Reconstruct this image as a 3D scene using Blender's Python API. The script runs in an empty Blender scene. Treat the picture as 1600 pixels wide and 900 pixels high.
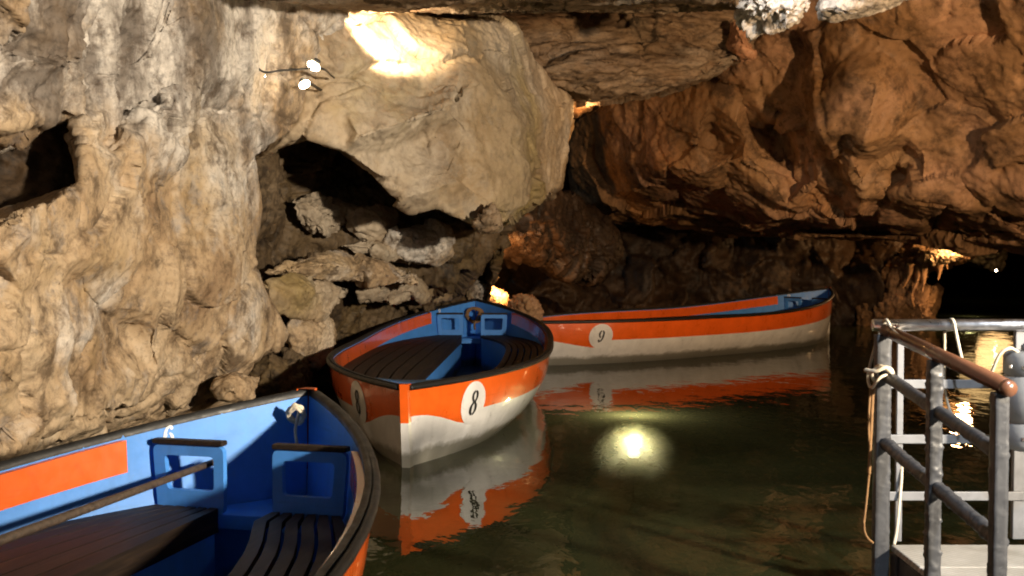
import bpy, bmesh, math, random
import numpy as np
from mathutils import Vector, Matrix
from mathutils.geometry import delaunay_2d_cdt

random.seed(7)
S = bpy.context.scene
COL = S.collection

# ---------------------------------------------------------------- camera
F_PX, HOR, CAM_H = 1716.0, 388.0, 1.55
PITCH = math.atan((450.0 - HOR) / F_PX)
cam_d = bpy.data.cameras.new('camera')
cam_d.sensor_width = 36.0
cam_d.lens = 36.0 * F_PX / 1600.0
cam_d.clip_start, cam_d.clip_end = 0.05, 300.0
cam_d.dof.use_dof = True
cam_d.dof.focus_distance = 6.5
cam_d.dof.aperture_fstop = 5.0
cam = bpy.data.objects.new('camera', cam_d)
COL.objects.link(cam)
cam.location = (0, 0, CAM_H)
cam.rotation_euler = (math.radians(90) - PITCH, 0, 0)
S.camera = cam

# ---------------------------------------------------------------- world: weak daylight from the cave mouth behind
W = bpy.data.worlds.new('World'); S.world = W; W.use_nodes = True
wn = W.node_tree.nodes; wl = W.node_tree.links
sky = wn.new('ShaderNodeTexSky'); sky.sky_type = 'NISHITA'; sky.sun_disc = False
sky.sun_elevation = math.radians(35); sky.sun_rotation = math.radians(60)
wl.new(sky.outputs[0], wn['Background'].inputs[0])
wn['Background'].inputs[1].default_value = 0.07

S.view_settings.view_transform = 'Standard'
S.view_settings.look = 'None'
S.view_settings.exposure = 0.0
S.view_settings.gamma = 1.0
S.render.engine = 'CYCLES'
S.cycles.use_denoising = True
S.cycles.max_bounces = 6
S.cycles.diffuse_bounces = 4
S.cycles.glossy_bounces = 4
S.cycles.transparent_max_bounces = 8
S.cycles.sample_clamp_indirect = 3.0
S.cycles.caustics_reflective = False
S.cycles.caustics_refractive = False
S.cycles.filter_width = 1.9


def P(px, py, d):
    """pixel of the 1600x900 photograph + distance ahead -> a point of the place"""
    a = (px - 800.0) / F_PX; b = (450.0 - py) / F_PX
    c, s = math.cos(PITCH), math.sin(PITCH)
    dy = c + b * s; dz = -s + b * c
    k = d / dy
    return Vector((a * k, d, CAM_H + dz * k))


# ---------------------------------------------------------------- lamps (their light; fixtures are built further down)
def lamp(name, kind, loc, power, color, radius=0.08, aim=None, size=60, blend=0.5):
    l = bpy.data.lights.new(name, kind)
    l.energy = power; l.color = color; l.shadow_soft_size = radius
    if kind == 'SPOT':
        l.spot_size = math.radians(size); l.spot_blend = blend
    o = bpy.data.objects.new(name, l); COL.objects.link(o); o.location = loc
    if aim is not None:
        o.rotation_euler = (Vector(aim) - Vector(loc)).to_track_quat('-Z', 'Y').to_euler()
    return o

WARM = (1.0, 0.80, 0.56)
ORANGE = (1.0, 0.50, 0.17)
FLOOD_A = Vector((5.2, 0.4, 2.7))          # floodlight over the jetty: boats and left wall
FLOOD_B = Vector((6.0, 4.0, 2.2))          # sodium lamp on the right bank: the orange rock
LAMP_N = P(606, 50, 10.1)                   # lamp in the nook above the block
LAMP_T = P(1225, -45, 9.5)
LAMP_G = P(800, 446, 14.72)                  # behind boats 8 and 9
LAMP_P = P(1509, 377, 20.3)                 # over the stalactites
LAMP_W = P(990, 690, 10.15); LAMP_W.z = -0.36
LAMP_W2 = P(1515, 497, 25.0); LAMP_W2.z = -0.36
LAMP_F = P(1535, 350, 32.0)

lamp('floodlight_beam', 'SPOT', FLOOD_A, 6600, (1.0, 0.85, 0.65), 0.18, (-2.2, 8.2, 2.0), 72, 1.0)
lamp('sodium_beam', 'SPOT', FLOOD_B, 3200, (1.0, 0.64, 0.34), 0.12, P(1400, 120, 13.0), 62, 0.8)
LAMP_J = Vector((2.3, 1.9, 3.5))           # cool lamp over the jetty
lamp('jetty_beam', 'SPOT', LAMP_J, 520, (0.82, 0.91, 1.0), 0.12, (2.1, 4.6, 0.7), 58, 0.7)
lamp('nook_light', 'SPOT', LAMP_N, 170, (1.0, 0.74, 0.44), 0.05, P(580, 40, 11.2), 128, 0.4)
lamp('roof_light', 'SPOT', LAMP_T, 80, (1.0, 0.9, 0.8), 0.05, P(1255, 25, 11.4), 100, 0.6)
lamp('fin_light', 'POINT', P(922, 176, 15.1), 14, ORANGE, 0.04)
lamp('bank_light', 'SPOT', LAMP_G, 200, (1.0, 0.45, 0.14), 0.05, P(755, 425, 15.3), 140, 0.4)
lamp('stalactite_light', 'POINT', LAMP_P, 170, (1.0, 0.55, 0.22), 0.15)
LAMP_C = P(1557, 421, 27.0)
lamp('channel_beam', 'SPOT', LAMP_C, 26, (1.0, 0.58, 0.22), 0.45, LAMP_C + Vector((-0.6, -2.2, 2.0)), 150, 0.5)
lamp('underwater_light', 'POINT', LAMP_W + Vector((0, 0, 0.1)), 230, (1.0, 0.92, 0.64), 0.03)
lamp('underwater_light', 'POINT', LAMP_W2 + Vector((0, 0, 0.1)), 30, (1.0, 0.87, 0.5), 0.03)
lamp('far_light', 'POINT', LAMP_F, 22, (1.0, 0.62, 0.24), 0.6)


# ---------------------------------------------------------------- noise in numpy
def _h(ix, iy, iz, seed):
    n = (ix.astype(np.int64) * 374761393 + iy.astype(np.int64) * 668265263 + iz.astype(np.int64) * 2147483647 + seed * 1442695041) & 0xFFFFFFFF
    n = ((n ^ (n >> 13)) * 1274126177) & 0xFFFFFFFF
    n = ((n ^ (n >> 16)) * 2246822519) & 0xFFFFFFFF
    return ((n ^ (n >> 15)) & 0xFFFFFF) / float(0xFFFFFF)

def vnoise(p, seed=0):
    i = np.floor(p).astype(np.int64); f = p - i
    f = f * f * f * (f * (f * 6 - 15) + 10)
    r = np.zeros(len(p))
    for dx in (0, 1):
        wx = f[:, 0] if dx else 1 - f[:, 0]
        for dy in (0, 1):
            wy = f[:, 1] if dy else 1 - f[:, 1]
            for dz in (0, 1):
                wz = f[:, 2] if dz else 1 - f[:, 2]
                r += wx * wy * wz * _h(i[:, 0] + dx, i[:, 1] + dy, i[:, 2] + dz, seed)
    return r * 2 - 1

def fbm(p, oct=4, seed=0, gain=0.5, ridged=False):
    r = np.zeros(len(p)); a = 1.0
    for k in range(oct):
        n = vnoise(p * (2.03 ** k) + 17.3 * k, seed + k)
        r += a * ((1 - 2 * np.abs(n)) if ridged else n)
        a *= gain
    return r

def facets(p, seed=0):
    """fractured planes: each cell has its own tilt; second value = distance to the crack"""
    i = np.floor(p).astype(np.int64); f = (p - i).astype(np.float32)
    d1 = np.full(len(p), 9.0, np.float32); d2 = d1.copy(); val = np.zeros(len(p), np.float32)
    for dx in (-1, 0, 1):
        for dy in (-1, 0, 1):
            for dz in (-1, 0, 1):
                h = ((i[:, 0] + dx) * 0x1F1F1F1F1F + (i[:, 1] + dy) * 0x2545F4914F6CDD1 + (i[:, 2] + dz) * 0x9E3779B97F4A7 + seed * 0x51ED270B9) & 0x7FFFFFFFFFFFFFFF
                h = (h ^ (h >> 29)) * 0x3F58476D1CE4E5B9; h = (h ^ (h >> 31)) * 0x14D049BB133111EB; h = h ^ (h >> 30)
                g = [((h >> (8 * k)) & 255).astype(np.float32) * (1 / 255.0) for k in range(7)]
                qx, qy, qz = f[:, 0] - dx - g[0], f[:, 1] - dy - g[1], f[:, 2] - dz - g[2]
                d = qx * qx + qy * qy + qz * qz
                v = 2 * (qx * (g[3] - .5) + qy * (g[4] - .5) + qz * (g[5] - .5)) + 0.5 * (g[6] - 0.5)
                n = d < d1
                d2 = np.where(n, d1, np.minimum(d2, d))
                val = np.where(n, v, val)
                d1 = np.where(n, d, d1)
    return val.astype(float), (np.sqrt(d2) - np.sqrt(d1)).astype(float)


# ---------------------------------------------------------------- rock meshes
def refine(V, T, thr, maxit=12):
    # an optional fourth column is a coarseness weight (0 = fine face, 1 = hidden rim)
    for _ in range(maxit):
        E = np.sort(np.concatenate([T[:, [0, 1]], T[:, [1, 2]], T[:, [2, 0]]]), 1)
        key = E[:, 0].astype(np.int64) * (len(V) + 1) + E[:, 1]
        u, idx, inv = np.unique(key, return_index=True, return_inverse=True)
        UE = E[idx]
        L = np.linalg.norm(V[UE[:, 0], :3] - V[UE[:, 1], :3], axis=1)
        mk = L > (thr if V.shape[1] == 3 else thr * (1 + 5 * np.maximum(V[UE[:, 0], 3], V[UE[:, 1], 3])))
        if not mk.any(): break
        nid = np.full(len(UE), -1, np.int64); nid[mk] = len(V) + np.arange(mk.sum())
        V = np.concatenate([V, 0.5 * (V[UE[mk, 0]] + V[UE[mk, 1]])])
        n = len(T); m = nid[inv].reshape(3, n).T
        cnt = (m >= 0).sum(1)
        out = [T[cnt == 0]]
        t3 = cnt == 3
        a, b, c = T[t3].T; ab, bc, ca = m[t3].T
        out += [np.stack(x, 1) for x in ((a, ab, ca), (ab, b, bc), (ca, bc, c), (ab, bc, ca))]
        for r in range(3):
            q = (cnt == 1) & (m[:, r] >= 0)
            a, b, c = T[q][:, r], T[q][:, (r + 1) % 3], T[q][:, (r + 2) % 3]; x = m[q][:, r]
            out += [np.stack((a, x, c), 1), np.stack((x, b, c), 1)]
            q = (cnt == 2) & (m[:, r] < 0)
            a, b, c = T[q][:, r], T[q][:, (r + 1) % 3], T[q][:, (r + 2) % 3]
            x, y = m[q][:, (r + 1) % 3], m[q][:, (r + 2) % 3]
            out += [np.stack((a, b, x), 1), np.stack((a, x, y), 1), np.stack((y, x, c), 1)]
        T = np.concatenate(out)
    return V, T

def vnormals(V, T):
    fn = np.cross(V[T[:, 1]] - V[T[:, 0]], V[T[:, 2]] - V[T[:, 0]])
    N = np.zeros_like(V)
    for k in range(3): np.add.at(N, T[:, k], fn)
    return N / np.maximum(np.linalg.norm(N, axis=1, keepdims=True), 1e-9)

def smooth(V, T, it, lam=0.5):
    E = np.unique(np.sort(np.concatenate([T[:, [0, 1]], T[:, [1, 2]], T[:, [2, 0]]]), 1), axis=0)
    deg = np.bincount(E.ravel(), minlength=len(V)).astype(float)
    for _ in range(it):
        A = np.zeros_like(V)
        np.add.at(A, E[:, 0], V[E[:, 1]]); np.add.at(A, E[:, 1], V[E[:, 0]])
        V = V + lam * (A / np.maximum(deg, 1)[:, None] - V)
    return V

def roughen(V, T, big=0.12, mid=0.05, fine=0.015, seed=0, stretch=(1, 1, 1), crack=0.03, scale=1.0, layer=0.0, streak=0.0, zone=None):
    N = vnormals(V, T)
    Q = V * np.array(stretch) * scale
    if zone is not None: mid = mid * zone(Q)
    wob = np.stack([vnoise(Q * 1.7 + 5, seed + 50), vnoise(Q * 1.7 + 9, seed + 51), vnoise(Q * 1.7 + 13, seed + 52)], 1) * 0.25
    f1, c1 = facets((Q + wob) * 1.25, seed + 10)
    f2, c2 = facets((Q + wob) * 3.4, seed + 20)
    msk = np.clip(vnoise(Q * 0.8 + 4, seed + 60) * 3, 0, 1)
    d = big * 0.5 * fbm(Q * 0.9, 3, seed) + big * 1.5 * f1 + mid * f2 * (0.25 + msk) - crack * msk * np.exp(-(c1 / 0.035) ** 2)
    d += mid * 0.5 * fbm(Q * 6.0, 4, seed + 43, gain=0.6) * (0.4 + np.clip(vnoise(Q * 1.1 + 2, seed + 61) * 2, 0, 1))
    if streak:
        a_ = Q @ np.array([[0.45, 0.9, 0.3], [0, 0, 1.2], [0.89, -0.45, 0.2]])
        d += streak * fbm(a_ * np.array([0.9, 6.0, 2.0]), 4, seed + 90, gain=0.6, ridged=True) * np.clip((Q[:, 2] - 1.9) * 1.2, 0.0, 1) * np.clip((-2.0 - Q[:, 0]) * 1.2, 0.0, 1)
    d += mid * 0.08 * fbm(Q * 4.0, 3, seed + 3, ridged=True)
    pit = vnoise(Q * 7.0 + 3, seed + 33) * vnoise(Q * 1.6 + 8, seed + 34)
    d -= mid * 1.1 * np.clip((pit - 0.10) * 5, 0, 1)
    d += fine * fbm(Q * 19.0, 2, seed + 6)
    if layer:
        zz = Q[:, 2] * 7 + 0.6 * Q[:, 0] + 1.5 * fbm(Q * 0.8, 2, seed + 71)
        d += layer * (np.abs((zz % 1) - 0.5) * 2 - 0.5)
    return V + N * d[:, None]

def mesh_obj(name, V, F, mats, parent=None, smooth_faces=True, origin=None, fmat=None):
    me = bpy.data.meshes.new(name)
    V = np.asarray(V, float)
    if origin is not None: V = V - np.array(origin)
    if isinstance(F, np.ndarray):
        me.vertices.add(len(V)); me.vertices.foreach_set('co', V.ravel())
        n = F.shape[1]
        me.loops.add(len(F) * n); me.polygons.add(len(F))
        me.loops.foreach_set('vertex_index', F.ravel().astype(np.int32))
        me.polygons.foreach_set('loop_start', np.arange(0, len(F) * n, n, dtype=np.int32))
        me.update(calc_edges=True)
    else:
        me.from_pydata([tuple(v) for v in V], [], F)
    for m in (mats if isinstance(mats, (list, tuple)) else [mats]): me.materials.append(m)
    if fmat is not None: me.polygons.foreach_set('material_index', np.asarray(fmat, np.int32))
    me.polygons.foreach_set('use_smooth', np.full(len(me.polygons), smooth_faces))
    me.update()
    o = bpy.data.objects.new(name, me); COL.objects.link(o)
    if parent: o.parent = parent
    if origin is not None: o.location = origin
    return o

def tag(o, label=None, cat=None, group=None, kind=None):
    if label: o['label'] = label
    if cat: o['category'] = cat
    if group: o['group'] = group
    if kind: o['kind'] = kind
    return o

def empty(name, loc=(0, 0, 0), rz=0.0):
    o = bpy.data.objects.new(name, None); COL.objects.link(o)
    o.location = loc; o.rotation_euler = (0, 0, rz); o.empty_display_size = 0.2
    return o

def inside(x, y, poly):
    r = False
    for i in range(len(poly)):
        (x0, y0), (x1, y1) = poly[i - 1][:2], poly[i][:2]
        if (y0 > y) != (y1 > y) and x < (x1 - x0) * (y - y0) / (y1 - y0) + x0: r = not r
    return r

def sheet(name, pts, mat, thr=0.03, cuts=(), skirt=2.0, coarse=0.3, sm=2, origin=None, parent=None, **kw):
    """a rock face through measured points (pixel, pixel, distance), with thickness behind its rim"""
    co2 = [Vector((p[0], p[1])) for p in pts]
    at = {(p[0], p[1]): k for k, p in enumerate(pts)}; ed = []
    for c in cuts:
        for k in range(len(c)):
            e = (at.get(tuple(c[k - 1])), at.get(tuple(c[k])))
            if None not in e: ed.append(e)
    vo, _, faces, ov, _, _ = delaunay_2d_cdt(co2, ed, [], 0, 1e-4)
    faces = [f for f in faces if not any(inside(sum(vo[v].x for v in f) / 3, sum(vo[v].y for v in f) / 3, c) for c in cuts)]
    V = np.array([tuple(P(*pts[ov[k][0]])) for k in range(len(vo))])
    T = np.array([list(f) for f in faces])
    us, T = np.unique(T, return_inverse=True); V = V[us]; T = T.reshape(-1, 3)
    n = np.cross(V[T[:, 1]] - V[T[:, 0]], V[T[:, 2]] - V[T[:, 0]])
    c = V[T].mean(1) - np.array([0, 0, CAM_H])
    flip = (n * c).sum(1) > 0
    T[flip] = T[flip][:, ::-1]
    # rim goes back into the hill
    E = {}
    for t in T:
        for k in range(3):
            a, b = int(t[k]), int(t[(k + 1) % 3])
            E[(a, b)] = E.get((a, b), 0) + 1
    rim = [e for e in E if (e[1], e[0]) not in E]
    if skirt:
        ids = {}; extra = []
        for e in rim:
            for v in e:
                if v not in ids:
                    dv = V[v] - np.array([0, 0, CAM_H]); dv = dv / np.linalg.norm(dv)
                    ids[v] = len(V) + len(extra); extra.append(V[v] + dv * skirt)
        V = np.concatenate([V, np.array(extra)])
        T = np.concatenate([T, np.array([[b, a, ids[a]] for a, b in rim] + [[b, ids[a], ids[b]] for a, b in rim])])
    wgt = np.zeros((len(V), 1))
    if skirt: wgt[len(V) - len(extra):] = 1.0
    V, T = refine(np.hstack([V, wgt]), T, coarse)
    V[:, :3] = smooth(V[:, :3], T, sm)
    V, T = refine(V, T, thr)
    V = roughen(V[:, :3], T, **kw)
    return mesh_obj(name, V, T, mat, origin=origin, parent=parent)

def boulder(name, outline, front, mat, label=None, thick=0.7, thr=0.02, sm=1, grow=1.0, **kw):
    """a single stone: outline points (pixel, pixel, distance) plus front points, closed behind"""
    if grow != 1.0:
        mx = sum(p[0] for p in outline) / len(outline); my = sum(p[1] for p in outline) / len(outline)
        outline = [(mx + (p[0] - mx) * grow, my + (p[1] - my) * grow, p[2]) for p in outline]
    pts = [P(*p) for p in outline] + [P(*p) for p in front]
    c = sum(pts, Vector()) / len(pts)
    back = [c + (P(*p) - c) * 0.75 + Vector((0, thick, -0.02)) for p in outline]
    bm = bmesh.new()
    for p in pts + back: bm.verts.new(p)
    r = bmesh.ops.convex_hull(bm, input=bm.verts)
    bmesh.ops.delete(bm, geom=[v for v in bm.verts if not v.link_faces], context='VERTS')
    bmesh.ops.triangulate(bm, faces=bm.faces)
    bmesh.ops.recalc_face_normals(bm, faces=bm.faces)
    bm.verts.index_update()
    V = np.array([tuple(v.co) for v in bm.verts]); T = np.array([[v.index for v in f.verts] for f in bm.faces])
    bm.free()
    V, T = refine(V, T, 0.12); V = smooth(V, T, sm); V, T = refine(V, T, thr)
    V = roughen(V, T, **kw)
    org = (float(V[:, 0].mean()), float(V[:, 1].mean()), float(V[:, 2].min()))
    o = mesh_obj(name, V, T, mat, origin=org)
    if label: tag(o, label, 'rock')
    return o


# ---------------------------------------------------------------- materials
class NT:
    def __init__(s, name):
        s.m = bpy.data.materials.new(name); s.m.use_nodes = True
        s.n = s.m.node_tree.nodes; s.l = s.m.node_tree.links
        s.b = s.n['Principled BSDF']; s.out = s.n['Material Output']
    def new(s, t, **kw):
        n = s.n.new(t)
        for k, v in kw.items(): setattr(n, k, v)
        return n
    def link(s, a, b): s.l.new(a, b)
    def noise(s, vec, scale, detail=4, rough=0.55, dist=0.0):
        n = s.new('ShaderNodeTexNoise'); n.inputs['Scale'].default_value = scale
        n.inputs['Detail'].default_value = detail; n.inputs['Roughness'].default_value = rough
        n.inputs['Distortion'].default_value = dist
        if vec is not None: s.link(vec, n.inputs['Vector'])
        return n.outputs[0]
    def ramp(s, fac, stops, interp='LINEAR'):
        r = s.new('ShaderNodeValToRGB'); e = r.color_ramp.elements
        r.color_ramp.interpolation = interp
        while len(e) < len(stops): e.new(0.5)
        for k, (p, c) in enumerate(stops):
            e[k].position = p
            e[k].color = (c, c, c, 1) if isinstance(c, (int, float)) else (*c, 1)
        s.link(fac, r.inputs[0]); return r.outputs[0]
    def mix(s, fac, a, b, mode='MIX'):
        m = s.new('ShaderNodeMix', data_type='RGBA', blend_type=mode)
        for i, v in ((0, fac), (6, a), (7, b)):
            if hasattr(v, 'links'): s.link(v, m.inputs[i])
            else: m.inputs[i].default_value = v if i == 0 else (*v, 1)
        return m.outputs[2]
    def math(s, op, a, b=None):
        m = s.new('ShaderNodeMath', operation=op)
        for i, v in ((0, a), (1, b)):
            if v is None: continue
            if hasattr(v, 'links'): s.link(v, m.inputs[i])
            else: m.inputs[i].default_value = v
        return m.outputs[0]
    def bump(s, h, strength, dist, prev=None):
        b = s.new('ShaderNodeBump'); b.inputs['Strength'].default_value = strength; b.inputs['Distance'].default_value = dist
        s.link(h, b.inputs['Height'])
        if prev is not None: s.link(prev, b.inputs['Normal'])
        return b.outputs[0]
    def pos(s, scale=(1, 1, 1), rot=(0, 0, 0)):
        g = s.new('ShaderNodeNewGeometry'); m = s.new('ShaderNodeMapping')
        m.inputs['Scale'].default_value = scale; m.inputs['Rotation'].default_value = rot
        s.link(g.outputs['Position'], m.inputs[0]); return m.outputs[0]

def rock_mat(name, stops, light, dark, ochre, rough=0.75, light_amt=0.6, dark_amt=0.8, ochre_amt=0.5, off=(0, 0, 0), stretch=(1, 1, 1), grey=(0.2, 0.2, 0.2), grey_amt=0.0, zlight=None, fine_amt=0.75):
    t = NT(name)
    p = t.pos(stretch)
    ad = t.new('ShaderNodeVectorMath', operation='ADD'); ad.inputs[1].default_value = off
    t.link(p, ad.inputs[0]); p = ad.outputs[0]
    def split(scale, detail, rough, dist):
        n = t.new('ShaderNodeTexNoise'); t.link(p, n.inputs['Vector'])
        for k, v in (('Scale', scale), ('Detail', detail), ('Roughness', rough), ('Distortion', dist)): n.inputs[k].default_value = v
        sp = t.new('ShaderNodeSeparateColor'); t.link(n.outputs['Color'], sp.inputs[0]); return sp.outputs
    A = split(0.9, 6, 0.62, 0.0); B = split(4.2, 6, 0.72, 0.0)
    c = t.ramp(A[0], stops)
    lf = t.ramp(A[1], [(0.47, 0), (0.60, 1)])
    if zlight:      # paler tone: more of it high on the wall
        g = t.new('ShaderNodeSeparateXYZ'); t.link(t.new('ShaderNodeNewGeometry').outputs['Position'], g.inputs[0])
        zz = t.math('ADD', t.math('MULTIPLY', t.math('SUBTRACT', g.outputs[2], zlight), 0.09), A[1])
        lf = t.ramp(zz, [(0.47, 0), (0.60, 1)])
    c = t.mix(t.math('MULTIPLY', lf, light_amt), c, light)
    c = t.mix(t.math('MULTIPLY', t.ramp(A[2], [(0.54, 0), (0.66, 1)]), ochre_amt), c, ochre)
    if grey_amt: c = t.mix(t.math('MULTIPLY', t.ramp(B[1], [(0.55, 0), (0.64, 1)]), grey_amt), c, grey)
    c = t.mix(t.math('MULTIPLY', t.ramp(B[0], [(0.50, 0), (0.64, 1)]), dark_amt), c, dark)
    if zlight:      # dark slanting streaks, denser towards the upper left
        mp = t.new('ShaderNodeMapping'); mp.inputs['Rotation'].default_value = (0, math.radians(32), 0); mp.inputs['Scale'].default_value = (5.5, 2.0, 1.1)
        t.link(p, mp.inputs[0])
        sx = t.new('ShaderNodeSeparateXYZ'); t.link(p, sx.inputs[0])
        side = t.math('MULTIPLY', t.math('SUBTRACT', -2.05, sx.outputs[0]), 0.16)
        up = t.math('MINIMUM', t.math('MULTIPLY', t.math('SUBTRACT', sx.outputs[2], 2.1), 0.6), 0.16)
        st = t.math('ADD', t.noise(mp.outputs[0], 1.0, 6, 0.65, 0.0), t.math('ADD', side, up))
        c = t.mix(t.math('MULTIPLY', t.ramp(st, [(0.62, 0), (0.80, 1)]), 0.8), c, (0.085, 0.06, 0.042))
    fn = t.noise(p, 19, 5, 0.75, 0.0)
    c = t.mix(fine_amt, c, t.ramp(fn, [(0.34, 0.28), (0.52, 1.0)]), 'MULTIPLY')
    t.link(c, t.b.inputs['Base Color'])
    t.link(t.ramp(B[2], [(0.35, rough - 0.22), (0.65, rough + 0.1)]), t.b.inputs['Roughness'])
    t.b.inputs['Specular IOR Level'].default_value = 0.35
    b = t.bump(t.noise(p, 18, 6, 0.72, 0.0), 0.5, 0.018)
    t.link(b, t.b.inputs['Normal'])
    return t.m

M = {}
M['pale'] = rock_mat('pale_limestone', [(0.30, (0.22, 0.14, 0.08)), (0.42, (0.40, 0.28, 0.165)), (0.55, (0.50, 0.38, 0.25)), (0.68, (0.58, 0.49, 0.38))],
                     (0.66, 0.62, 0.57), (0.09, 0.058, 0.033), (0.36, 0.25, 0.12), grey=(0.20, 0.20, 0.21), grey_amt=0.45, light_amt=0.85, zlight=2.0, fine_amt=0.6)
M['block'] = rock_mat('tan_limestone', [(0.30, (0.17, 0.11, 0.06)), (0.43, (0.30, 0.21, 0.115)), (0.57, (0.38, 0.28, 0.17)), (0.70, (0.45, 0.35, 0.24))],
                      (0.52, 0.45, 0.36), (0.09, 0.06, 0.035), (0.36, 0.27, 0.09), off=(31, 5, 2), dark_amt=0.4, light_amt=0.6, stretch=(0.6, 0.6, 0.5), fine_amt=0.4, grey=(0.2, 0.19, 0.16), grey_amt=0.35)
M['cavity'] = rock_mat('shaded_brown_rock', [(0.3, (0.05, 0.032, 0.016)), (0.5, (0.10, 0.065, 0.033)), (0.7, (0.17, 0.115, 0.06))],
                       (0.22, 0.16, 0.10), (0.02, 0.013, 0.008), (0.14, 0.09, 0.03), off=(3, 15, 7), light_amt=0.4)  # brown rock, with the shade of the hollow put into the colour
M['mud_shade'] = rock_mat('shaded_clay_rock', [(0.3, (0.025, 0.014, 0.006)), (0.5, (0.045, 0.026, 0.012)), (0.7, (0.07, 0.042, 0.02))], (0.09, 0.055, 0.028), (0.02, 0.012, 0.006), (0.09, 0.05, 0.02), off=(9, 2, 4), light_amt=0.3)  # muddy brown, deepened by the pocket's shade worked into the colour
M['red'] = rock_mat('rust_brown_rock', [(0.30, (0.10, 0.052, 0.024)), (0.43, (0.22, 0.125, 0.06)), (0.56, (0.34, 0.20, 0.10)), (0.70, (0.42, 0.27, 0.15))],
                    (0.52, 0.31, 0.20), (0.035, 0.02, 0.012), (0.34, 0.16, 0.04), off=(7, 3, 19), light_amt=0.55, dark_amt=0.75, stretch=(0.6, 0.6, 0.6), fine_amt=0.5)
M['ledge'] = rock_mat('grey_brown_rock', [(0.3, (0.13, 0.08, 0.045)), (0.5, (0.24, 0.165, 0.10)), (0.7, (0.33, 0.25, 0.17))],
                      (0.38, 0.33, 0.27), (0.04, 0.025, 0.015), (0.22, 0.10, 0.04), off=(17, 13, 1), light_amt=0.5, stretch=(0.6, 1, 1.6))
M['dark'] = rock_mat('dark_unlit_rock', [(0.3, (0.02, 0.012, 0.008)), (0.5, (0.04, 0.024, 0.014)), (0.7, (0.075, 0.046, 0.026))],
                     (0.08, 0.05, 0.03), (0.012, 0.008, 0.006), (0.06, 0.03, 0.012), off=(1, 43, 9), rough=0.6)  # brown darkened so bank and back walls carry their shadow in the colour
M['salmon'] = rock_mat('lamp_tinted_rock', [(0.3, (0.40, 0.17, 0.09)), (0.6, (0.55, 0.27, 0.15))], (0.6, 0.35, 0.22), (0.2, 0.08, 0.04), (0.5, 0.24, 0.1), off=(8, 8, 8), dark_amt=0.3)  # orange glow of a hidden lamp painted into the rock colour
M['calcite'] = rock_mat('white_calcite', [(0.3, (0.3, 0.27, 0.24)), (0.5, (0.5, 0.47, 0.43)), (0.7, (0.62, 0.6, 0.57))],
                        (0.72, 0.72, 0.71), (0.12, 0.11, 0.1), (0.45, 0.36, 0.25), off=(11, 4, 90), ochre_amt=0.3, grey=(0.25, 0.26, 0.28), grey_amt=0.5)

def paint(name, col, rough=0.35, wear=None, wear_amt=0.5, coat=0.0, scale=9, spec=0.5, grime=False):
    t = NT(name); p = t.new('ShaderNodeTexCoord').outputs['Object']
    n = t.noise(p, scale, 6, 0.65, 0.3)
    c = t.mix(t.ramp(n, [(0.3, 0), (0.75, 1)]), tuple(x * 0.82 for x in col), tuple(min(1, x * 1.08) for x in col))
    if wear:
        c = t.mix(t.math('MULTIPLY', t.ramp(t.noise(p, scale * 2.3, 8, 0.7, 0.8), [(0.58, 0), (0.72, 1)]), wear_amt), c, wear)
    if grime:       # slime at the waterline, scuffs and vertical runs above it
        sx = t.new('ShaderNodeSeparateXYZ'); t.link(p, sx.inputs[0])
        zz = t.math('ADD', sx.outputs[2], t.math('MULTIPLY', t.noise(p, 5, 5, 0.7), -0.16))
        c = t.mix(t.math('MULTIPLY', t.ramp(zz, [(0.0, 1), (0.05, 0)]), 0.75), c, (0.10, 0.09, 0.045))
        mp = t.new('ShaderNodeMapping'); mp.inputs['Scale'].default_value = (9, 9, 0.8); t.link(p, mp.inputs[0])
        c = t.mix(t.math('MULTIPLY', t.ramp(t.noise(mp.outputs[0], 1.6, 6, 0.7), [(0.52, 0), (0.72, 1)]), 0.22), c, tuple(x * 0.45 for x in col))
        mq = t.new('ShaderNodeMapping'); mq.inputs['Scale'].default_value = (1.2, 1.2, 26); t.link(p, mq.inputs[0])
        c = t.mix(t.math('MULTIPLY', t.ramp(t.noise(mq.outputs[0], 2.0, 5, 0.7), [(0.60, 0), (0.68, 1)]), 0.3), c, tuple(x * 0.5 for x in col))
    t.link(c, t.b.inputs['Base Color'])
    t.link(t.ramp(n, [(0.3, rough * 0.8), (0.7, min(1, rough * 1.35))]), t.b.inputs['Roughness'])
    t.b.inputs['Specular IOR Level'].default_value = spec
    t.b.inputs['Coat Weight'].default_value = coat; t.b.inputs['Coat Roughness'].default_value = 0.07
    b = t.bump(t.noise(p, scale * 0.7, 3), 0.25, 0.01)
    b = t.bump(t.noise(p, 60, 4, 0.7), 0.15, 0.003, b)
    t.link(b, t.b.inputs['Normal'])
    return t.m

M['white'] = paint('white_hull_paint', (0.82, 0.81, 0.79), 0.32, (0.45, 0.42, 0.36), 0.5, coat=1.0, scale=4, grime=True)
M['orange'] = paint('orange_hull_paint', (0.86, 0.13, 0.012), 0.30, (0.5, 0.09, 0.02), 0.45, coat=1.0, scale=5, grime=True)
M['blue'] = paint('blue_boat_paint', (0.075, 0.29, 0.80), 0.42, (0.12, 0.27, 0.58), 0.4, scale=6, grime=True)
M['navy'] = paint('dark_blue_floor_paint', (0.012, 0.035, 0.085), 0.5, (0.04, 0.06, 0.09), 0.5, scale=8)
M['rubber'] = paint('black_rubber', (0.010, 0.0095, 0.009), 0.5, (0.05, 0.046, 0.042), 0.4, scale=14)
M['ink'] = paint('black_stencil_paint', (0.02, 0.02, 0.022), 0.45)
M['steel'] = paint('bright_steel', (0.86, 0.86, 0.9), 0.3, (0.4, 0.36, 0.33), 0.4, scale=12)
M['steel'].node_tree.nodes['Principled BSDF'].inputs['Metallic'].default_value = 1.0
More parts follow.
